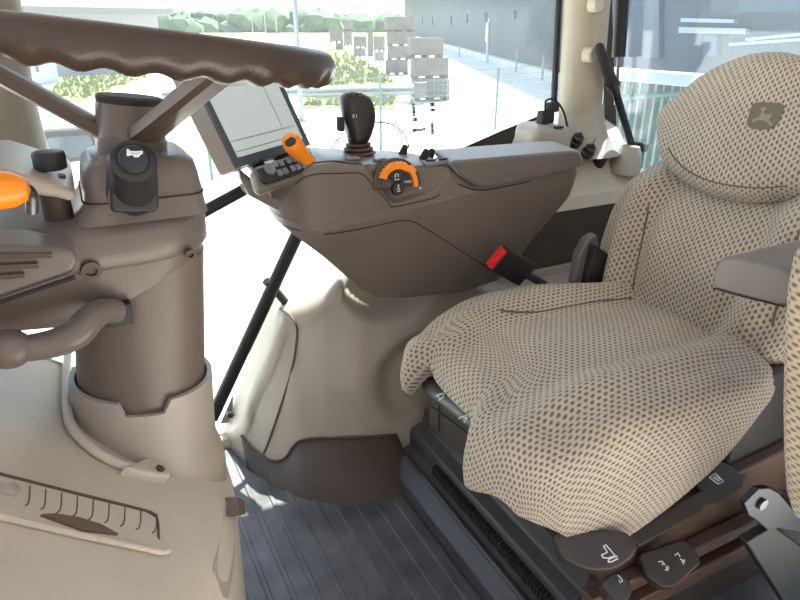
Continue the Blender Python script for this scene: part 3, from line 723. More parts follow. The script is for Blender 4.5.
def sector(r0, r1, a0, a1, l0, h, name, par, n=14):
    b = nbm(); poly = arc(r1, a0, a1, n, l0) + arc(r0, a1, a0, n, l0); prism(b, poly, dn * h); return obj(name, b, M['black'], par, bevel=.0012, smooth=True)
db = sector(.006, .032, 52, 140, .003, .008, 'dial_button', con)
db2 = sector(.006, .035, -14, 48, .003, .008, 'dial_button', con)
b = nbm(); lathe(b, [(.0005, .002), (.0155, .002), (.0155, .011), (.0145, .0125), (.0005, .013)], D(396.5, 189), dn, 28); db3 = obj('dial_button', b, M['black'], con)
def dstroke(lines, par, l=.0128, r=.0011):
    b = nbm()
    for ln in lines: tube(b, [D(x, y, l) for x, y in ln], r, 6)
    obj('dial_symbol', b, M['white'], par)
dstroke([[(392.5, 180), (397.5, 179.2)], [(393.5, 178), (393, 175.5), (394.5, 174), (396.5, 174.6), (396.4, 177.4)]], db, .0112)
dstroke([[(395.6, 186), (396.5, 184.6), (396.4, 187.5)], [(394.6, 189.5), (396.4, 187.5), (397.6, 190)], [(395, 191.5), (398, 190.8)]], db3, .0134)
dstroke([[(403, 183), (403.2, 181), (404.2, 182.2), (405, 180.6), (405.4, 183)], [(407.3, 180.6), (406.2, 181), (406.4, 182.8), (407.5, 182.4)], [(408.4, 182.9), (408.2, 180.3), (409.3, 180.6), (408.4, 181.6), (409.6, 182.6)]], db2, .0112, .0009)
b = nbm(); lathe(b, [(.0005, 0), (.003, 0), (.003, .003), (.0005, .003)], hit(bc, 420, 188) or D(420, 188), dn, 12); obj('indicator_lamp', b, M['white'], con)
# deck details
def ztc(x): return interp(ztopc, x)
def deck(px, py): 
    h = hit(bc, px, py)
    return h if h else P(px, py, Y=1.45)
b = nbm(); q = deck(437, 165.5); q = V((q.x, 1.385, ztc(q.x) + .004)); box(b, q, (.075, .03, .01)); sw = obj('switch_plate', b, M['key'], con, bevel=.003)
for s in (-.018, .018):
    b = nbm(); box(b, q + V((s, -.006, .007)), (.026, .006, .006)); obj('rocker_key', b, M['black'], sw, bevel=.001)
for xx in (.585, .655, .705):
    b = nbm(); box(b, V((xx, 1.395, ztc(xx) + .006)), (.032, .02, .008)); obj('deck_key', b, M['key'], con, bevel=.003)
for xx, yy in ((.80, 1.44), (.835, 1.47), (.77, 1.50)):
    b = nbm(); lathe(b, [(.0005, 0), (.012, 0), (.010, .018), (.007, .03), (.0005, .032)], V((xx, yy, ztc(xx))), (.3, -.2, 1), 16); obj('finger_lever', b, M['rubber'], con)
b = nbm(); cupo = V((1.02, 1.615, .93)); q = P(507, 155, Y=1.62)
lathe(b, [(.045, -.05), (.05, 0), (.052, .004), (.047, .004), (.042, -.045), (.0005, -.046)], V((q.x, 1.655, q.z - .01)), (0, 0, 1), 32); obj('cup_holder', b, M['greyframe'], con)
# joystick
JY = 1.48
jb = P(358.5, 149, Y=JY); boot_prof = [(.0005, -.03)]
for k in range(4):
    r = .042 - k * .0055; z = -.012 + k * .0105
    boot_prof += [(r, z), (r + .002, z + .003), (r, z + .006), (r - .009, z + .0085)]
boot_prof += [(.012, .034), (.0005, .034)]
b = nbm(); lathe(b, boot_prof, jb, (-.02, 0, 1), 32); jboot = obj('joystick_boot', b, M['taupe_dark'], con)
b = nbm(); sec = [(143, 350, 366, .9), (138, 348, 369, .9), (130, 346.5, 372, .95), (122, 344, 374, 1), (114, 342, 374.5, 1), (107, 341, 373, 1), (101, 340.5, 370.5, 1), (96.5, 341.5, 367, .95), (93.5, 344, 362, .8), (92.3, 348, 357, .5)]
rings = []
for y, xl, xr, dp in sec:
    a = P(xl, y, Y=JY); c = P(xr, y, Y=JY); m = (a + c) / 2; hw = (c.x - a.x) / 2
    rings.append([m + V((math.copysign(abs(math.cos(t)) ** .8, math.cos(t)) * hw, math.copysign(abs(math.sin(t)) ** .8, math.sin(t)) * .034 * dp, 0)) for t in [2 * math.pi * k / 28 for k in range(28)]])
loft(b, rings); grip = obj('joystick_grip', b, M['black'], con, sub=1)
bpy.context.view_layer.update(); bg = bvh_of(grip)
b = nbm(); box(b, P(340.5, 124, Y=JY - .005), (.016, .022, .034)); obj('trigger', b, M['rubber'], grip, bevel=.004)
b = nbm(); q = hit(bg, 354.5, 116); lathe(b, [(.0005, -.003), (.009, -.003), (.009, .002), (.0005, .003)], q, ray(354, 116) * -1, 20); jbtn = obj('thumb_button', b, M['rubber'], grip)
for x, y in ((347, 95), (353, 93.8), (359, 94.6)):
    b = nbm(); q = hit(bg, x, y) or P(x, y, Y=JY); box(b, q, (.012, .018, .008)); obj('top_key', b, M['seam_grey'], grip, bevel=.002)
b = nbm(); strokes(b, bg, [[(353, 114.6), (353.2, 117.6)], [(353, 114.6), (354.6, 114.4)], [(353.1, 116), (354.4, 115.9)], [(353.2, 117.6), (354.8, 117.4)], [(356.2, 114.2), (356.4, 117.2)]], .0006, .004); obj('button_mark', b, M['white'], grip)
# orange lever on the nose
b = nbm(); l0 = P(311, 167, Y=1.40); l1 = P(289.5, 140, Y=1.36); la = (l1 - l0).normalized()
L_ = (l1 - l0).length; tube(b, [l0, l0 + la * .01, l0 + la * L_ * .3, l0 + la * L_ * .55, l0 + la * L_ * .8, l0 + la * L_ * .95, l0 + la * L_ * 1.04, l0 + la * L_ * 1.07], [.0165, .0175, .0175, .019, .022, .0215, .017, .01], 28); ol = obj('throttle_lever', b, M['orange'], con, label='orange lever')
b = nbm(); tube(b, [l0 - la * .05, l0 + la * .004], .009, 12); obj('lever_stem', b, M['metal'], ol)
bpy.context.view_layer.update(); bo = bvh_of(ol)
q = hit(bo, 290, 141.5); nn = ray(290, 141.5).normalized() * -1
b = nbm(); bp = [hit(bo, x, y, -.001) for x, y in ((284, 141), (291, 136), (296.5, 139), (295.5, 144.5), (289, 147.5), (285.5, 146))]
if all(bp): prism(b, rpoly(bp, .004, 3), nn * .008); obj('lever_button', b, M['black'], ol, bevel=.001)
else: b.free()
# keypad on its bracket
kn = V((.30, -.72, .62)).normalized(); kO = P(280, 170, Y=1.36)
def K(x, y, l=0.0): return Pp(x, y, kO, kn) + kn * l
kp = thing('keypad', 'black control keypad of grey buttons below the monitor', 'keypad', K(275, 190))
b = nbm(); prism(b, rpoly([K(x, y, -.03) for x, y in ((254, 167), (259, 186), (266, 190), (303, 177), (318, 160), (309, 150), (290, 156))], .01, 4), kn * .03); obj('bracket', b, M['taupe'], kp, bevel=.005)
b = nbm(); prism(b, rpoly([K(x, y, 0) for x, y in ((255, 171), (262, 184), (267, 185), (300, 174), (312, 164), (309, 152))], .008, 4), kn * .008); obj('key_plate', b, M['black'], kp, bevel=.002)
b = nbm(); lathe(b, [(.0005, .006), (.0135, .006), (.0135, .013), (.011, .015), (.0005, .0135)], K(267.6, 171.3), kn, 28); obj('jog_dial', b, M['key'], kp)
kx = (K(296, 168.7) - K(277.6, 174.7)).normalized(); ky = kn.cross(kx)
for x, y in ((273, 166.7), (279, 165.2), (286.7, 162.8), (292, 161.3), (297.5, 159.6), (277.6, 175), (283.2, 173.2), (290.7, 170.5), (296, 168.7), (301.5, 167)):
    b = nbm(); box(b, K(x, y, .010), (.0135, .0145, .008), kx, ky, kn); obj('key', b, M['key'], kp, bevel=.003)
# bracket arm joining keypad and console
b = nbm(); ar = [P(x, y, Y=1.41) for x, y in ((241, 170), (240, 178), (249, 196), (283, 214), (300, 205), (303, 180), (258, 184))]
prism(b, ar, (0, .07, 0)); obj('arm', b, M['taupe'], kp, bevel=.01, seg=3)
# ================================================================== MONITOR
mb0 = P(237, 168, Y=1.36); mb1 = P(310, 145, Z=mb0.z); e1 = (mb1 - mb0); MW = e1.length; e1.normalize()
nh = V((e1.y, -e1.x, 0)); be = math.radians(26); e2 = (V((0, 0, 1)) * math.cos(be) - nh * math.sin(be)).normalized(); en = e1.cross(e2)
MH = .235
mon = thing('monitor', 'grey touchscreen monitor tilted behind the steering wheel', 'monitor', mb0)
def MP(a, c, l=0.0): return mb0 + e1 * a * MW + e2 * c * MH + en * l
b = nbm(); prism(b, rpoly([MP(0, 0, -.055), MP(1, 0, -.055), MP(1, 1, -.055), MP(0, 1, -.055)], .012, 4), en * .052); obj('housing', b, M['screen_body'], mon, bevel=.006)
b = nbm(); oq = [MP(0, 0), MP(1, 0), MP(1, 1), MP(0, 1)]; iq = [MP(.05, .085), MP(.95, .085), MP(.95, .93), MP(.05, .93)]
oqb = [p - en * .006 for p in oq]; oqt = [p + en * .002 for p in oq]; iqt = [p + en * .002 for p in iq]; iqb = [p - en * .005 for p in iq]
loft(b, [[a, c, d, e] for a, c, d, e in zip(oqb, oqt, iqt, iqb)] + [[oqb[0], oqt[0], iqt[0], iqb[0]]], caps=False); obj('bezel', b, M['screen_bezel'], mon, smooth=False)
b = nbm(); box(b, MP(.5, .505, -.003), (MW * .91, MH * .86, .003), e1, e2, en); scr = obj('screen', b, M['display'], mon, smooth=False)
b = nbm()
for c0, a0, a1 in ((.14, .08, .9), (.24, .08, .9)): box(b, MP((a0 + a1) / 2, c0, -.0008), (MW * (a1 - a0), .002, .0008), e1, e2, en)
box(b, MP(.74, .55, -.0008), (.0016, MH * .6, .0008), e1, e2, en)
for i in range(4): box(b, MP(.36, .88 - i * .045, -.0008), (MW * (.40 - .05 * (i % 2)), .0016, .0008), e1, e2, en)
obj('screen_lines', b, M['display_line'], scr, smooth=False)
b = nbm(); tube(b, [MP(.5, .25, -.05), MP(.5, .05, -.07), K(285, 185, -.03)], .02, 16); obj('mount', b, M['taupe_dark'], mon)
# ================================================================== DRIVER SEAT
def uvlay(bm): return bm.loops.layers.uv.verify()
def pad(name, mat, parent, frame, hx, hy, zf, r, depthf, warp=None, k=.22, na=56, nb=56, uvo=(0, 0), label=None):
    """cushion: frame = (origin, ex, ey, en); zf(a,b) top height; depthf(a,b) how far the side falls; corners rounded"""
    O, ex, ey, en = frame; bm = nbm(); uv = uvlay(bm)
    def flat(a, c): return (a * (hx - r) * math.sqrt(max(0, 1 - k * c * c)), c * (hy - r) * math.sqrt(max(0, 1 - k * a * a)))
    def W(x, y, z, a, c):
        if warp: x, y, z = warp(x, y, z, a, c)
        return O + ex * x + ey * y + en * z
    grid = []; uvd = {}
    for i in range(na + 1):
        row = []
        for j in range(nb + 1):
            a = -1 + 2 * i / na; c = -1 + 2 * j / nb; x, y = flat(a, c)
            v = bm.verts.new(W(x, y, zf(a, c), a, c)); uvd[v] = (x + uvo[0], y + uvo[1]); row.append(v)
        grid.append(row)
    faces = []
    for i in range(na):
        for j in range(nb): faces.append(bm.faces.new((grid[i][j], grid[i + 1][j], grid[i + 1][j + 1], grid[i][j + 1])))
    loop = [(i, 0) for i in range(na)] + [(na, j) for j in range(nb)] + [(i, nb) for i in range(na, 0, -1)] + [(0, j) for j in range(nb, 0, -1)]
    par = [(-1 + 2 * i / na, -1 + 2 * j / nb) for i, j in loop]; fl_ = [V(flat(a, c)) for a, c in par]; n = len(loop)
    nor = []
    for q in range(n):
        t = (fl_[(q + 1) % n] - fl_[q - 1]); nor.append(V((t.y, -t.x)).normalized())
    prev = [grid[i][j] for i, j in loop]
    steps = [(r * math.sin(t), r * (1 - math.cos(t)), r * t) for t in [math.pi / 2 * q / 7 for q in range(1, 8)]]
    def addring(offs):
        nonlocal prev
        cur = []
        for q in range(n):
            a, c = par[q]; o, dz, ul = offs(a, c); p = fl_[q] + nor[q] * o; v = bm.verts.new(W(p.x, p.y, zf(a, c) - dz, a, c))
            up = fl_[q] + nor[q] * ul; uvd[v] = (up.x + uvo[0], up.y + uvo[1]); cur.append(v)
        for q in range(n): faces.append(bm.faces.new((prev[q], cur[q], cur[(q + 1) % n], prev[(q + 1) % n])))
        prev = cur
    for o, dz, ul in steps: addring(lambda a, c: (o, dz, ul))
    for f in (.33, .66, 1.0):
        addring(lambda a, c: (r + .006 * math.sin(f * 3.14), r + (max(.005, depthf(a, c)) ) * f, r * math.pi / 2 + depthf(a, c) * f))
    addring(lambda a, c: (r - .02, r + depthf(a, c) + .012, r * 1.57 + depthf(a, c) + .02))
    faces.append(bm.faces.new(prev))
    for f in faces:
        for l in f.loops: l[uv].uv = uvd[l.vert]
    return obj(name, bm, mat, parent, angle=180, label=label)
seat = thing('driver_seat', 'patterned beige cloth driver seat with emblem on the headrest', 'seat', (.95, .95, 0))
# cushion
CO = V((.95, .955, .60))
def cz(a, c):
    # a: -1 front .. 1 rear ; c: -1 near side .. 1 far side
    w = .038 * (sstep(.45, .78, abs(c)) - .5 * sstep(.80, 1.0, abs(c)))
    w *= (.75 + .25 * sstep(-1, .2, a))
    w += .020 * math.exp(-((c / .36) ** 2)) * sstep(-.9, -.2, a) * 0.6
    front = -.035 * sstep(-.35, -1.0, a) - .02 * sstep(-.75, -1.0, a)
    rear = -.012 * sstep(.2, 1, a)
    return w + front + rear
def cdep(a, c):
    side = interp([(-1, .10), (-.75, .195), (-.45, .23), (-.1, .19), (.4, .13), (.75, .07), (1, .03)], a)
    far = .07
    if a < -.98: return .085 * (1 - sstep(-.42, -.16, c)) + .01 + .07 * sstep(.66, .86, c)
    if c < -.9: return side
    if c > .9: return far
    return .06
def cwarp(x, y, z, a, c):
    notch = sstep(-.45, -.15, c) * (1 - sstep(.62, .86, c))
    x += .06 * notch * sstep(-.35, -1.0, a)
    z += .024 * notch * sstep(-.6, -1.0, a)
    return x, y, z
cush = pad('cushion', M['fabric'], seat, (CO, V((1, 0, -.02)).normalized(), V((0, 1, 0)), V((.02, 0, 1)).normalized()), .375, .322, cz, .062, cdep, cwarp, k=.25)
bpy.context.view_layer.update(); bcu = bvh_of(cush)
def sline(name, bv, pts, r, par, mat='piping', lift=-.001):
    b = nbm(); q = [hit(bv, x, y, lift) for x, y in pts]; q = [p for p in q if p]
    if len(q) < 3: b.free(); print('MISS', name); return
    tube(b, catmull(q, 5), r, 8); obj(name, b, M[mat], par)
sline('seam', bcu, [(424, 302), (445, 300), (470, 304), (500, 310), (535, 312), (565, 307), (600, 301), (632, 298)], .0028, cush)
# backrest
rc = math.radians(19); bex = V((math.sin(rc), 0, math.cos(rc))); ben = V((-math.cos(rc), 0, math.sin(rc)))
BO = V((1.335, .975, .80))
def bz(a, c):
    w = .045 * (sstep(.50, .80, abs(c)) - .6 * sstep(.84, 1, abs(c))) * (1 - .7 * sstep(.2, .9, a))
    return w + .035 * math.exp(-((a + .35) / .4) ** 2) * (1 - sstep(.4, .6, abs(c)))
def bwarp(x, y, z, a, c):
    # x along the back: -lower .. +upper ; taper to the shoulders
    t = (x + .33) / .60
    s = interp([(-.1, .84), (.05, .90), (.2, .97), (.35, 1.0), (.5, .99), (.65, .94), (.8, .84), (1.0, .66), (1.2, .55)], t)
    return x, y * s, z - .11 * sstep(.60, 1.0, t)
back = pad('backrest', M['fabric'], seat, (BO, bex, V((0, 1, 0)), ben), .31, .315, bz, .05, lambda a, c: .05, bwarp, uvo=(.3, .1))
bpy.context.view_layer.update(); bbk = bvh_of(back)
sline('seam', bbk, [(646, 168), (649, 185), (648, 210), (642, 240), (636, 270), (632, 296)], .0028, back)
sline('seam', bbk, [(799, 232), (792, 255), (781, 290), (772, 325)], .0028, back)
# headrest pad
HO = BO + bex * .248 + ben * .058
def hz(a, c): return .012 * (1 - a * a) * (1 - c * c)
def hwarp(x, y, z, a, c):
    q_ = max(0, (x + .08) / .24); s = 1.0 - .20 * q_ ** 1.8
    return x - .035 * (y / .2) ** 2 * max(-.75, min(1, x / .11)), y * s, z - .006 * (y / .2) ** 2
head = pad('headrest', M['fabric'], seat, (HO, bex, V((0, 1, 0)), ben), .166, .256, hz, .045, lambda a, c: .03, hwarp, k=.36, uvo=(.1, .35))
bpy.context.view_layer.update(); bhd = bvh_of(head)
def E_(X, Y): return (735 + X / 12, 90 + Y / 12)
def patch(name, pts, par, mat, l0, l1, bv):
    q = [hit(bv, x, y, 0) for x, y in pts]
    if not all(q): print('MISS', name); return
    b = nbm(); nn = (q[1] - q[0]).cross(q[2] - q[0]).normalized()
    if nn.dot(ray(*pts[0])) > 0: nn = -nn
    prism(b, [p + nn * l0 for p in q], nn * (l1 - l0)); return obj(name, b, M[mat], par, smooth=False)
em = patch('emblem', [(p.x, p.y) for p in rpoly([V(E_(*p)) for p in ((215, 165), (300, 148), (560, 160), (598, 200), (520, 390), (460, 455), (320, 482), (170, 455), (140, 400))], 3, 4)], head, 'emblem', -.002, .0025, bhd)
patch('emblem_mark', [E_(*p) for p in ((330, 250), (300, 215), (330, 225), (360, 200), (385, 235), (352, 258), (352, 292), (420, 300), (455, 285), (445, 330), (410, 360), (465, 425), (440, 440), (365, 375), (300, 362), (250, 372), (240, 408), (213, 380), (224, 352), (290, 335), (318, 292))], em or head, 'deer', .0, .0034, bhd)
sline('piping', bhd, [(668, 148), (676, 160), (690, 172), (710, 181), (735, 186), (760, 188), (785, 186)], .003, head, lift=-.002)
# side frame grey hinge cover on the far side, black recliner
b = nbm(); hg = [P(x, y, Y=1.215) for x, y in ((597, 234), (588, 240), (580, 255), (574, 285), (584, 289), (592, 265), (600, 245))]
prism(b, hg, (0, .03, 0)); obj('hinge_cover', b, M['greyframe'], seat, bevel=.006)
b = nbm(); prism(b, [P(x, y, Y=1.19) for x, y in ((596, 245), (586, 290), (620, 306), (650, 300), (630, 270))], (0, .03, 0)); obj('recliner', b, M['black'], seat, bevel=.004)
b = nbm(); box(b, (1.33, .705, .42), (.34, .05, .30)); obj('recliner', b, M['black'], seat, bevel=.01)
# left armrest
b = nbm(); am = [P(x, y, X=1.07) for x, y in ((711, 284), (714, 266), (721, 257), (735, 256), (784, 268), (792, 275), (794, 290), (790, 305), (782, 308), (716, 291))]
prism(b, am, (.24, 0, 0.0)); arm = obj('armrest', b, M['taupe'], seat, bevel=.014, seg=4)
b = nbm(); tube(b, [P(713, 288, X=1.069), P(750, 298.5, X=1.069), P(784, 306.5, X=1.069)], .0016, 8); obj('armrest_seam', b, M['seam'], arm)
# seat pan, adjuster bar and panels under the front edge
b = nbm(); box(b, (.98, .95, .385), (.50, .46, .11)); obj('seat_pan', b, M['ctl'], seat, bevel=.02)
b = nbm(); q0 = P(429, 384, X=.672); q1 = P(516, 452, X=.672); tube(b, [q0, q0.lerp(q1, .04), q0.lerp(q1, .96), q1], [.02, .0245, .0245, .02], 24); ab = obj('adjuster_bar', b, M['plinth'], seat)
bpy.context.view_layer.update(); bab = bvh_of(ab)
def A_(X, Y): return (404.5 + X / 10, 378.5 + Y / 10)
b = nbm(); strokes(b, bab, [[A_(320, 175), A_(350, 160), A_(395, 150), A_(395, 185), A_(350, 215)], [A_(330, 165), A_(350, 190)]], .0016, .001); obj('adjuster_symbol', b, M['white'], ab)
b = nbm(); strokes(b, bab, [[A_(545, 400), A_(570, 385), A_(630, 370), A_(640, 390), A_(600, 440)], [A_(600, 400), A_(635, 395)]], .0016, .001); obj('adjuster_symbol', b, M['white'], ab)
b = nbm(); prism(b, [P(x, y, X=.70) for x, y in ((429, 398), (434, 398), (505, 452), (505, 490), (480, 472), (429, 425))], (.06, 0, 0)); obj('front_panel', b, M['ctl'], seat, bevel=.004)
b = nbm(); tube(b, [P(439, 402, X=.698), P(439, 432, X=.698)], .0015, 6); tube(b, [P(430, 405, X=.698), P(500, 458, X=.698)], .0015, 6); obj('panel_gap', b, M['seam'], seat)
# ------------------------------------------------------------------ seat base / suspension
bas = thing('suspension_pedestal', 'dark grey stepped suspension pedestal with a ribbed slot, carrying the driver seat', 'seat base', (.95, .98, 0))
sx = [(.665, 0), (.665, .05), (.70, .082), (.715, .082), (.72, .075), (.745, .085), (.745, .125), (.75, .14), (.785, .15), (.79, .165), (.795, .195), (.82, .205), (.845, .21), (.85, .30), (1.40, .30), (1.40, 0)]
b = nbm(); prism(b, [V((x, .69, z)) for x, z in sx], (0, .71, 0)); obj('plinth', b, M['plinth'], bas, bevel=.006)
b = nbm(); n = 46
for i in range(n):
    y = .72 + .52 * i / n; box(b, (.738, y, .107), (.018, .006, .03))
o_ = obj('slot_ribs', b, M['rubber'], bas, smooth=False)
b = nbm(); tube(b, [(.707, 1.25, .084), (.704, 1.0, .084), (.704, .7, .084)], .007, 10); obj('slot_lip', b, M['plinth'], bas)
b = nbm(); lathe(b, [(.0005, 0), (.006, 0), (.006, .003), (.0005, .003)], P(397, 453, X=.664), (-1, 0, 0), 14); obj('bolt', b, M['black'], bas)
b = nbm(); box(b, (.68, 1.415, .06), (.03, .03, .12)); 
obj('side_plate', b, M['plinth'], bas, bevel=.004)
b = nbm(); prism(b, [V((x, .63, z)) for x, z in ((.665, 0), (.665, .05), (.70, .08), (.75, .09), (.80, .10), (1.40, .10), (1.40, 0))], (0, .06, 0)); obj('side_skirt', b, M['ctl'], bas, bevel=.006)
# near-side mechanism housing
b = nbm(); prism(b, [V((x, .655, z)) for x, z in ((.80, .20), (.84, .335), (1.40, .36), (1.40, .20))], (0, .06, 0)); obj('side_housing', b, M['rail'], bas, bevel=.006)
for z0 in (.205, .13):
    b = nbm(); box(b, (1.1, .638, z0), (.72, .03, .035)); obj('slide_rail', b, M['rail'], bas, bevel=.004)
# control paddles on the near side
pn = V((-.25, -.45, .85)).normalized(); pO = P(600, 552, Y=.615)
def Q(x, y, l=0.0, o=None, n=None): return Pp(x, y, o or pO, n or pn) + (n or pn) * l
def paddle(name, pts, th, r, mat='ctl', o=None, par=bas, label=None):
    b = nbm(); prism(b, rpoly([Q(x, y, -th, o) for x, y in pts], r, 5), pn * th); return obj(name, b, M[mat], par, bevel=.005, seg=3, label=label)
def marks(lines, par, o=None, r=.0013):
    b = nbm()
    for ln in lines: tube(b, [Q(x, y, .0006, o) for x, y in ln], r, 6)
    obj('symbol', b, M['white'], par)
p1 = paddle('tilt_paddle', ((553, 530), (590, 530), (626, 530), (638, 545), (634, 556), (616, 569), (590, 571), (560, 557)), .035, .02)
def I1(X, Y): return (590 + X / 6.667, 520 + Y / 6.667)
marks([[I1(90, 175), I1(105, 165), I1(165, 235), I1(120, 255), I1(85, 250), I1(75, 235), I1(115, 215), I1(90, 175)], [I1(120, 280), I1(125, 262), I1(180, 240), I1(185, 258), I1(140, 280), I1(120, 280)]], p1)
o2 = P(672, 563, Y=.600)
p2 = paddle('slide_paddle', ((638, 553), (655, 548), (683, 538), (697, 550), (702, 562), (676, 587), (662, 588), (646, 575)), .03, .012, o=o2)
marks([[I1(455, 280), I1(480, 275), I1(500, 300)], [I1(480, 300), I1(490, 285)], [I1(500, 335), I1(525, 320), I1(515, 305)], [I1(505, 310), I1(520, 340)]], p2, o2)
marks([[I1(565, 235), I1(585, 220), I1(600, 245)], [I1(600, 260), I1(630, 275), I1(620, 295)], [I1(610, 280), I1(630, 265)]], p2, o2)
o3 = P(720, 480, Y=.64)
p3 = paddle('comfort_button', ((694, 478), (722, 460), (738, 468), (744, 486), (722, 500), (702, 500)), .03, .01, o=o3)
def I3(X, Y): return (690 + X / 3.745, 440 + Y / 3.745)
marks([[I3(72, 140), I3(95, 125), I3(125, 155), I3(105, 165), I3(72, 140)], [I3(85, 140), I3(110, 155)], [I3(92, 134), I3(116, 150)]], p3, o3)
o4 = P(775, 495, Y=.60)
p4 = paddle('lumbar_button', ((744, 500), (768, 484), (786, 492), (792, 505), (765, 516)), .02, .01, o=o4)
b = nbm(); kq = P(618, 587, Y=.585); lathe(b, [(.0005, -.04), (.026, -.04), (.026, -.006), (.022, 0), (.0005, .001)], kq, pn, 28); kk = obj('height_knob', b, M['ctl'], bas)
b = nbm(); nn = V(pn); mm = [(617.5, 575), (621, 578), (622.5, 581), (620, 583), (619, 579.5)]
tube(b, [Pp(x, y, kq + pn * .0015, pn) for x, y in mm], .0011, 6); obj('symbol', b, M['white'], kk)
p5 = paddle('side_cap', ((622, 535), (660, 514), (702, 489), (712, 498), (700, 512), (640, 546)), .03, .008, o=P(670, 515, Y=.64))
b = nbm(); box(b, P(713, 537, Y=.650), (.05, .012, .04)); obj('square_hole', b, M['black'], bas)
# buckle
bk = thing('seat_belt_buckle', 'black seat belt buckle with red release button between console and cushion', 'buckle', P(520, 270, Y=1.28))
bo_ = P(497, 258, Y=1.29)
bxd = (P(540, 278, Y=1.29) - P(497, 254, Y=1.29)).normalized(); bzd = V((0, -.25, 1)); bzd = (bzd - bxd * bzd.dot(bxd)).normalized(); byd = bxd.cross(bzd)
b = nbm(); box(b, bo_ + bxd * .06, (.12, .03, .075), bxd, byd, bzd); obj('buckle_body', b, M['black'], bk, bevel=.006)
b = nbm(); box(b, bo_ + bxd * -.002 , (.014, .026, .062), bxd, byd, bzd); obj('release_button', b, M['red'], bk, bevel=.003, label='red release button')
b = nbm(); tube(b, [bo_ + bxd * .11, bo_ + bxd * .2], .012, 10); obj('buckle_stalk', b, M['metal'], bk)
# passenger seat edge and bracket at the right
def uvproj(o, s=1):
    me = o.data; uvl = me.uv_layers.new(name='UVMap')
    for p in me.polygons:
        n = p.normal
        for li in p.loop_indices:
            c = me.vertices[me.loops[li].vertex_index].co
            uvl.data[li].uv = (c.y, c.z) if abs(n.x) > .7 else (c.x, c.y) if abs(n.z) > .7 else (c.x + c.y, c.z)
PSX = -6
pas = thing('passenger_seat', 'folded beige cloth passenger seat at the right edge of the photo', 'seat', P(795, 500, Y=.42))
PO = P(815, 375, Y=.46)
pw = V((.95, -.3, 0)).normalized()
pe = [P(x + PSX, y, Y=.46) for x, y in ((800, 238), (792, 255), (786, 285), (783, 330), (782, 400), (783, 450), (786, 490), (792, 510), (803, 516))]
pe2 = [p + V((.30, 0, 0)) for p in (pe[-1], pe[0])]
b = nbm(); prism(b, pe + pe2, V((-.0, -.10, 0))); pc = obj('folded_cushion', b, M['fabric2'], pas, bevel=.03, seg=4); uvproj(pc)
b = nbm(); BY = .50
def BR(X, Y, y=BY): return P(690 + X / 3.745, 440 + Y / 3.745, Y=y)
prism(b, [BR(*p) for p in ((203, 238), (258, 182), (300, 180), (335, 200), (420, 300), (420, 345), (330, 330), (300, 345), (245, 298), (222, 285))], (0, .012, 0)); obj('bracket_plate', b, M['bracket'], pas, bevel=.002)
b = nbm(); lathe(b, [(.0005, 0), (.011, 0), (.011, .004), (.0005, .004)], BR(270, 240, BY - .002), (0, -1, 0), 20); obj('bracket_bolt', b, M['metal'], pas)
b = nbm(); prism(b, [BR(*p) for p in ((210, 385), (315, 322), (420, 400), (420, 700), (360, 620))], (0, .02, 0)); obj('bracket_arm', b, M['matte'], pas, bevel=.004)
b = nbm(); prism(b, [BR(*p, BY + .03) for p in ((330, 330), (430, 250), (430, 450), (350, 400))], (0, .05, 0)); obj('strap', b, M['rubber'], pas, bevel=.004)
# ================================================================== OUTDOORS
G = -1.4
def gp(x, y, z=G): return P(x, y, Z=z)
def zat(b0, x, y): return P(x, y, Y=b0.y).z
b = nbm(); 
for q in [[(-400, -60), (500, -60), (500, 900), (-400, 900)]]:
    b.faces.new([b.verts.new((x, y, G)) for x, y in q])
struct('ground', b, M['concrete'], smooth=False)
def gpoly(name, pts, mat, h):
    b = nbm(); f = [gp(x, y) + V((0, 0, .0)) for x, y in pts]; prism(b, [p + V((0, 0, -.05)) for p in f], (0, 0, .05 + h)); return b
b = gpoly('field', [(-200, 60), (170, 62), (300, 60), (330, 46), (372, 44), (398, 40), (398, 29.2), (-200, 29.2)], 'field', .02); struct('field', b, M['field'], smooth=False)
b = gpoly('v', [(300, 70), (318, 56), (334, 47), (350, 52), (388, 76), (396, 86), (300, 90)], 'grass', .05); v1 = struct('lawn_1', b, M['grass'], smooth=False)
b = gpoly('v', [(300, 108), (394, 110), (402, 94), (300, 92)], 'grass', .05); v2 = struct('lawn_2', b, M['grass'], smooth=False)
b = gpoly('v', [(40, 100), (55, 80), (140, 73), (152, 77), (84, 102)], 'grass', .05); struct('lawn_3', b, M['grass'], smooth=False)
b = nbm()
def inpoly(x, y, poly):
    s = False
    for i in range(len(poly)):
        (x1, y1), (x2, y2) = poly[i - 1], poly[i]
        if (y1 > y) != (y2 > y) and x < (x2 - x1) * (y - y1) / (y2 - y1) + x1: s = not s
    return s
for poly, n, hh in (([(304, 72), (334, 48), (350, 53), (386, 76), (392, 84), (304, 88)], 700, .5), ([(304, 107), (390, 108), (398, 95), (304, 94)], 350, .35), ([(48, 98), (60, 80), (136, 74), (146, 78), (84, 100)], 350, .35)):
    k = 0
    while k < n:
        x = random.uniform(min(p[0] for p in poly), max(p[0] for p in poly)); y = random.uniform(min(p[1] for p in poly), max(p[1] for p in poly))
        if not inpoly(x, y, poly): continue
        q = gp(x, y); a = random.uniform(0, 6.28); w = random.uniform(.08, .2); h = random.uniform(.4, 1) * hh; d = V((math.cos(a), math.sin(a), 0)) * w
        b.faces.new([b.verts.new(q - d), b.verts.new(q + d), b.verts.new(q + V((random.uniform(-.2, .2), random.uniform(-.2, .2), h)))]); k += 1
tag(obj('grass', b, M['grass'], None, smooth=False), 'long pale grass on the verge behind and below the guard rail', 'grass', kind='stuff')
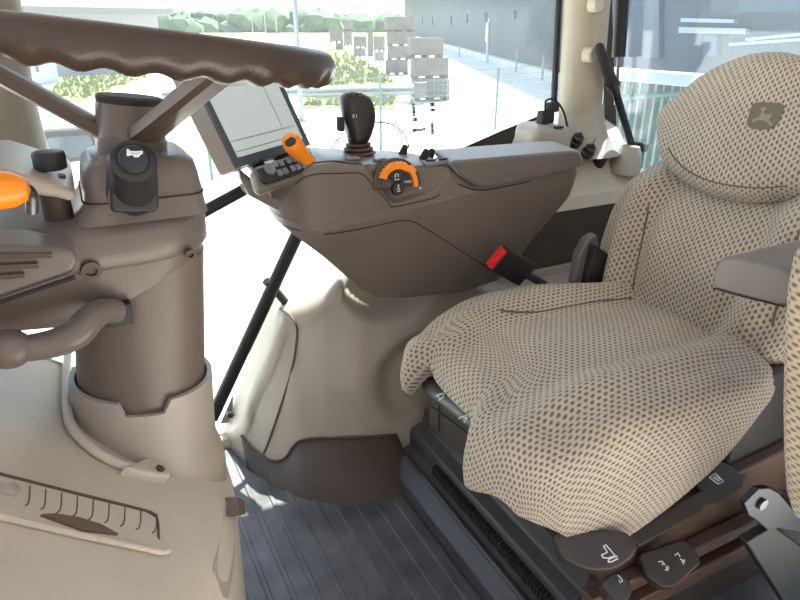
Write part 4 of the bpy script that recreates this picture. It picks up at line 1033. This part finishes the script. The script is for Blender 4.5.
# distant woods
b = nbm()
for i in range(420):
    x = random.uniform(155, 402); base = gp(x, 27.9); dist = random.uniform(330, 520) / base.length; base = V((base.x * dist, base.y * dist, 0)); 
    r = random.uniform(2.6, 5.5) * interp([(160, .9), (250, 1.2), (330, 1.15), (402, 1.0)], x)
    bmesh.ops.create_icosphere(b, subdivisions=1, radius=r, matrix=Matrix.Translation(base + V((0, 0, random.uniform(-2, 5.5)))) @ Matrix.Diagonal((1.2, 1.2, 1.0, 1)))
for v in b.verts: v.co += V((random.uniform(-.9, .9), random.uniform(-.9, .9), random.uniform(-.9, .9)))
tag(obj('distant_woods', b, M['trees'], None), 'hazy line of woods along the horizon behind the field', 'woods', kind='stuff')
# hall
B1 = gp(449, 48); B2 = gp(554, 80); hd_ = (B2 - B1); hd_.z = 0; hd_.normalize(); hn = V((hd_.y, -hd_.x, 0))
if hn.dot(-B2) < 0: hn = -hn
hall = thing('hall', 'large grey industrial hall in shade across the yard', 'building', B2)
f0 = B1 - hd_ * 170; f1 = B2 + hd_ * 34; HH = 15
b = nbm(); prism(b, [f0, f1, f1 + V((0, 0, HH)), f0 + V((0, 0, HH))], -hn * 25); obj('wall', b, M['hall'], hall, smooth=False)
b = nbm(); prism(b, [f0 + hn * .5, f1 + hn * .5, f1 + hn * .5 + V((0, 0, .45)), f0 + hn * .5 + V((0, 0, .45))], -hn * .7); obj('base_ledge', b, M['concrete'], hall, smooth=False)
def HW(x, y, l=0.0): return Pp(x, y, B2, hn) + hn * l
for i, (x, y) in enumerate(((423, 21), (433, 21), (452, 20.5), (468, 18.5), (487, 17), (516, 15))):
    b = nbm(); t = HW(x, y - 4); u = HW(x, y + 4); tube(b, [t + hn * .1, u + hn * .1], .12, 6); obj('wall_fitting', b, M['halldark'], hall)
for (x0, y0, x1, y1, mt) in ((648, -80, 664, 58, 'halldark'), (686, 18, 740, 22, 'reflection_sign'), (684, 27, 752, 33, 'reflection_sign'), (709, 36, 723, 56, 'halldark'), (752, 38, 820, 32, 'reflection_sign'), (735, 43, 840, 36, 'reflection_sign'), (745, -60, 900, 12, 'halldark')):
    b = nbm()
    if mt == 'reflection_sign': q = [HW(x0, y0, .05), HW(x1, y1 if y1 > y0 and x0 < 700 else y1, .05), HW(x1, y1 + 2.5 if x0 > 700 else y1 + 3, .05), HW(x0, y0 + 3, .05)] if x0 > 700 else [HW(x0, y0, .05), HW(x1, y0 + 1.5, .05), HW(x1, y1 + 1, .05), HW(x0, y1, .05)]
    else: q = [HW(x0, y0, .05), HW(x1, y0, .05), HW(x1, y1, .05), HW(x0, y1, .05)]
    prism(b, q, hn * .12); obj('reflection_strip' if mt == 'reflection_sign' else 'shaded_bay', b, M[mt], hall, smooth=False)  # reflections in the rear glass, painted as pale strips on the wall
# posts along the hall
sg = gp(487, 63); b = nbm(); tube(b, [sg, V((sg.x, sg.y, zat(sg, 487, 18)))], .11, 8)
sgt = thing('sign_post', 'white sign post standing in front of the grey hall', 'sign', sg); obj('post', b, M['reflection_sign'], sgt)
b = nbm(); z0 = zat(sg, 487, 42); z1 = zat(sg, 487, 23); box(b, V((sg.x, sg.y, (z0 + z1) / 2)) + hn * .12, (.95, .08, z1 - z0), hd_, hn, (0, 0, 1)); obj('sign_panel', b, M['reflection_sign'], sgt)
for x, y0, y1, lb in ((516, 72.5, 50, 'thin pale bollard in front of the hall, right of the white sign'), (542, 80.5, 55, 'thin pale bollard in front of the hall, closest to the pillar'), (459, 57, 42, 'thin pale bollard in front of the hall, left of the white sign')):
    g0 = gp(x, y0); b = nbm(); tube(b, [g0, V((g0.x, g0.y, zat(g0, x, y1)))], .06, 8); tag(obj('bollard', b, M['galv'], None), lb, 'bollard', 'bollards along the hall')
# unseen wall behind the camera, added to block sky light
b = nbm(); box(b, (0, -3.2, 1.6), (30, .3, 6.0)); struct('wall_sky_blocker', b, M['sky_blocker'], smooth=False)
# house
h0 = gp(12, 79); h1 = gp(165, 72); hx_ = (h1 - h0); hx_.z = 0; hl_ = hx_.length; hx_.normalize(); hy_ = V((-hx_.y, hx_.x, 0))
hs_ = thing('house', 'pale flat roofed house at the left behind the steering wheel', 'building', h0)
zt = zat(h0, 12, 13)
b = nbm(); prism(b, [h0, h0 + hx_ * hl_, h0 + hx_ * hl_ + hy_ * 12, h0 + hy_ * 12], (0, 0, zt - G)); obj('wall', b, M['house'], hs_, smooth=False)
b = nbm(); prism(b, [h0 - hx_ * .6 - hy_ * .6 + V((0, 0, zt - G)), h0 + hx_ * (hl_ + .8) - hy_ * .6 + V((0, 0, zt - G)), h0 + hx_ * (hl_ + .8) + hy_ * 13 + V((0, 0, zt - G)), h0 - hx_ * .6 + hy_ * 13 + V((0, 0, zt - G))], (0, 0, .35)); obj('roof', b, M['roof'], hs_, smooth=False)
c0 = gp(33, 84); b = nbm(); box(b, c0 + V((0, 0, .6)), (2.4, 1.5, 1.2)); cb = thing('container_box', 'white box container in front of the pale house', 'container', c0); obj('container_body', b, M['reflection_sign'], cb, bevel=.05)
for s in (-.4, .35):
    b = nbm(); box(b, c0 + V((s, -.76, .75)), (.14, .03, .3)); obj('handle', b, M['halldark'], cb)
# guard rail
r0 = gp(280, 107); r1 = gp(417, 104); rx_ = (r1 - r0).normalized(); rn = V((rx_.y, -rx_.x, 0)); 
if rn.dot(-r0) < 0: rn = -rn
gr = thing('guard_rail', 'galvanised steel guard rail along the yard edge', 'guard rail', r0)
za = zat(r0, 280, 87); zb_ = za - .36
b = nbm(); sec_ = [(0, 0), (.08, -.05), (.08, -.12), (0, -.17), (.08, -.22), (.08, -.30), (0, -.36), (-.03, -.36), (-.03, 0)]
loft(b, [[p + rn * a + V((0, 0, za - G + c)) for a, c in sec_] for p in (r0 - rx_ * 4, r1)]); obj('beam', b, M['galv'], gr, angle=20)
for t in (.05, .28, .52, .76, .97):
    b = nbm(); p = r0.lerp(r1, t) - rn * .12; box(b, p + V((0, 0, (za - G) / 2)), (.14, .1, za - G), rx_, rn); obj('post', b, M['galv'], gr)
b = nbm(); box(b, r1 + V((0, 0, za - G - .18)) + rx_ * .1, (.5, .25, .55), rx_, rn); obj('end_cap', b, M['screen_bezel'], gr, bevel=.05)
# mesh fence
fa, fb = gp(381, 150), gp(495, 130); fd = fb - fa
fz = zat(fa, 381, 76)
fe = thing('mesh_fence', 'thin green wire mesh fence crossing the bright yard', 'fence', fa)
fp = [fa - fd * 1.0, fa, fb, fb + fd * .9]
for p in fp:
    b = nbm(); tube(b, [p, V((p.x, p.y, fz))], .035, 8); obj('post', b, M['fencegreen'], fe)
b = nbm()
for i in range(10):
    z = G + .05 + (fz - G - .08) * i / 9; tube(b, [V((p.x, p.y, z)) for p in (fp[0], fp[1])], .004, 4); tube(b, [V((p.x, p.y, z)) for p in fp[1:]], .004, 4)
for i in range(130):
    p = fp[0].lerp(fp[-1], i / 130); tube(b, [V((p.x, p.y, G + .02)), V((p.x, p.y, fz))], .003, 3)
obj('wire_mesh', b, M['fencegreen'], fe, smooth=False)
# lamp pole
lp0 = gp(302, 122); b = nbm(); tube(b, [lp0, lp0 + V((0, 0, 7.5))], [.075, .05], 12); lpt = thing('lamp_pole', 'tall pale lamp pole beyond the monitor', 'pole', lp0); obj('pole', b, M['galv'], lpt)
b = nbm(); lathe(b, [(.14, 0), (.14, .05), (.09, .12), (.0005, .12)], lp0, (0, 0, 1), 16); obj('pole_base', b, M['galv'], lpt)
for x, y0, y1 in ((253, 35, 5), (266, 35, 8), (277, 35, 6)):
    p = gp(x, y0); b = nbm(); tube(b, [p, V((p.x, p.y, zat(p, x, y1)))], .25, 6)
    tag(obj('mast', b, M['galv'], None), 'thin pale mast far away at the edge of the field', 'mast', 'far masts')
# pallets of stone
def tier(base, x0, x1, y0, y1, label, cage=False, group='pallets of stone blocks', yaw=.2):
    dist = (base - CAM).length; xc = (x0 + x1) / 2
    w = (x1 - x0) * dist / F * .86; zb0 = zat(base, xc, y1); z1 = zat(base, xc, y0)
    c = P(xc, y1, Y=base.y); c = V((c.x, base.y, zb0)); ex = V((math.cos(yaw - .45), math.sin(yaw - .45), 0)); ey = V((-ex.y, ex.x, 0)); h = z1 - zb0; ph = h * .16
    t = thing('stone_pallet', label, 'pallet', c, group)
    b = nbm(); box(b, c + V((0, 0, ph + (h - ph) / 2)) + ey * w * .3, (w * .97, w * .5, h - ph), ex, ey)
    bmesh.ops.subdivide_edges(b, edges=b.edges, cuts=3, use_grid_fill=True); obj('load', b, M['stone'], t, bevel=0, smooth=False)
    b = nbm(); 
    for s in (-.42, 0, .42): box(b, c + ex * w * s + ey * w * .3 + V((0, 0, ph * .4)), (w * .12, w * .52, ph * .8), ex, ey)
    box(b, c + ey * w * .3 + V((0, 0, ph * .9)), (w, w * .55, ph * .2), ex, ey); obj('pallet', b, M['wood'], t, smooth=False)
    if cage:
        b = nbm()
        for i in range(9):
            p = c + ex * w * (-.5 + i / 8) - ey * w * .09; tube(b, [p, p + V((0, 0, h))], .012, 4)
        for i in range(5):
            z = h * i / 4; tube(b, [c - ex * w * .5 - ey * w * .09 + V((0, 0, z)), c + ex * w * .5 - ey * w * .09 + V((0, 0, z))], .012, 4)
        obj('wire_cage', b, M['galv'], t, smooth=False)
bA = gp(400, 75); bB = gp(433, 101)
for a in ((386, 415, 17, 32, 'stone pallet on top of the taller stack before the hall'), (388, 418, 32, 46, 'stone pallet second from the top of the taller stack'), (388, 412, 46, 60, 'stone pallet third from the top of the taller stack'), (386, 410, 60, 75, 'stone pallet at the bottom of the taller stack')): tier(bA, *a)
for a in ((409, 446, 38, 58, 'stone pallet on top of the shorter front stack'), (412, 452, 58, 79, 'stone pallet in the middle of the shorter front stack'), (413, 453, 79, 101, 'wire-caged stone pallet at the bottom of the shorter front stack', True)): tier(bB, *a)
for x0, x1, y0, y1, yb in ((330, 344, 29, 43, 50), (344, 354, 20, 31, 50), (344, 353, 31, 47, 50), (354, 368, 36, 48, 56), (354, 367, 48, 57, 57), (368, 374, 33, 60, 60), (374, 386, 36, 52, 60), (375, 385, 52, 62, 62), (336, 344, 43, 50, 50)):
    tier(gp((x0 + x1) / 2, yb), x0, x1, y0, y1, 'small pallet of pale stone far off behind the grass verge', group='far stone pallets')
# green slatted panel behind the rear window
sl_ = thing('slatted_panel', 'green and white slatted panel outside the rear window', 'panel', (3, 2.5, -.3))
b = nbm(); box(b, (3.05, 2.05, .35), (.05, 2.3, 1.22)); obj('panel_sheet', b, M['slatgreen'], sl_)
b = nbm(); box(b, (3.0, 2.05, .99), (.12, 2.34, .065)); obj('top_rail', b, M['railwhite'], sl_, bevel=.008)
b = nbm()
for i in range(38): box(b, (3.015, .95 + i * .058, .35), (.02, .016, 1.2))
obj('slats', b, M['slatwhite'], sl_, smooth=False)
b = nbm(); tube(b, [P(620, 98, X=2.97), P(700, 92, X=2.97)], .015, 8); obj('cross_bar', b, M['fencegreen'], sl_)
b = nbm(); box(b, (3.05, 2.05, -.83), (.4, 2.0, 1.14)); obj('undercarriage', b, M['fencegreen'], sl_)
# dark-framed mirror beyond the front glass
mi = thing('side_mirror', 'dark framed bluish mirror outside, between pillar and steering column', 'mirror', P(68, 150, Y=2.3))
q = [P(x, y, Y=2.3) for x, y in ((38, 131), (94, 127), (100, 160), (44, 166))]
b = nbm(); prism(b, rpoly(q, .03, 4), (0, .05, 0)); obj('mirror_frame', b, M['matte'], mi, bevel=.01)
qi = [P(x, y, Y=2.297) for x, y in ((45, 138), (90, 134.5), (95, 155), (49, 160))]
b = nbm(); prism(b, rpoly(qi, .02, 4), (0, .01, 0)); obj('mirror_glass', b, M['mirror'], mi)
b = nbm(); tube(b, [P(70, 150, Y=2.34), P(40, 175, Y=2.2), P(20, 190, Y=1.85)], .015, 8); obj('mirror_arm', b, M['matte'], mi)
# ================================================================== LIGHT + CAMERA
w = bpy.data.worlds.new('sky'); S.world = w; w.use_nodes = True; nt = w.node_tree
bgn = nt.nodes['Background']; sky = nt.nodes.new('ShaderNodeTexSky'); sky.sky_type = 'NISHITA'; sky.sun_disc = False
sky.sun_elevation = math.radians(64); sky.sun_rotation = math.radians(51); sky.air_density = 1.2; sky.dust_density = 1.5; sky.ozone_density = 1
nt.links.new(sky.outputs[0], bgn.inputs[0]); bgn.inputs[1].default_value = .16
sl = bpy.data.lights.new('sun', 'SUN'); sl.energy = 9.0; sl.angle = math.radians(.6); sl.color = (1, .96, .88)
so_ = bpy.data.objects.new('sun', sl); COL.objects.link(so_)
sdir = V((.78, .625, 0)).normalized() * math.cos(math.radians(64)) + V((0, 0, math.sin(math.radians(64))))
so_.rotation_euler = (-sdir).to_track_quat('-Z', 'Y').to_euler()
cam = bpy.data.cameras.new('camera'); co = bpy.data.objects.new('camera', cam); COL.objects.link(co); S.camera = co
cam.sensor_width = 36; cam.lens = F / 800 * 36; cam.clip_start = .02; cam.clip_end = 3000
co.location = CAM; co.rotation_euler = (math.pi / 2 - PIT, 0, -YAW)
vs = S.view_settings; S.display_settings.display_device = 'sRGB'
vs.view_transform = 'Standard'; vs.look = 'None'; vs.gamma = 1; vs.use_curve_mapping = False; vs.exposure = 1.55
S.cycles.use_denoising = True; S.cycles.max_bounces = 12; S.cycles.diffuse_bounces = 6; S.cycles.transparent_max_bounces = 16
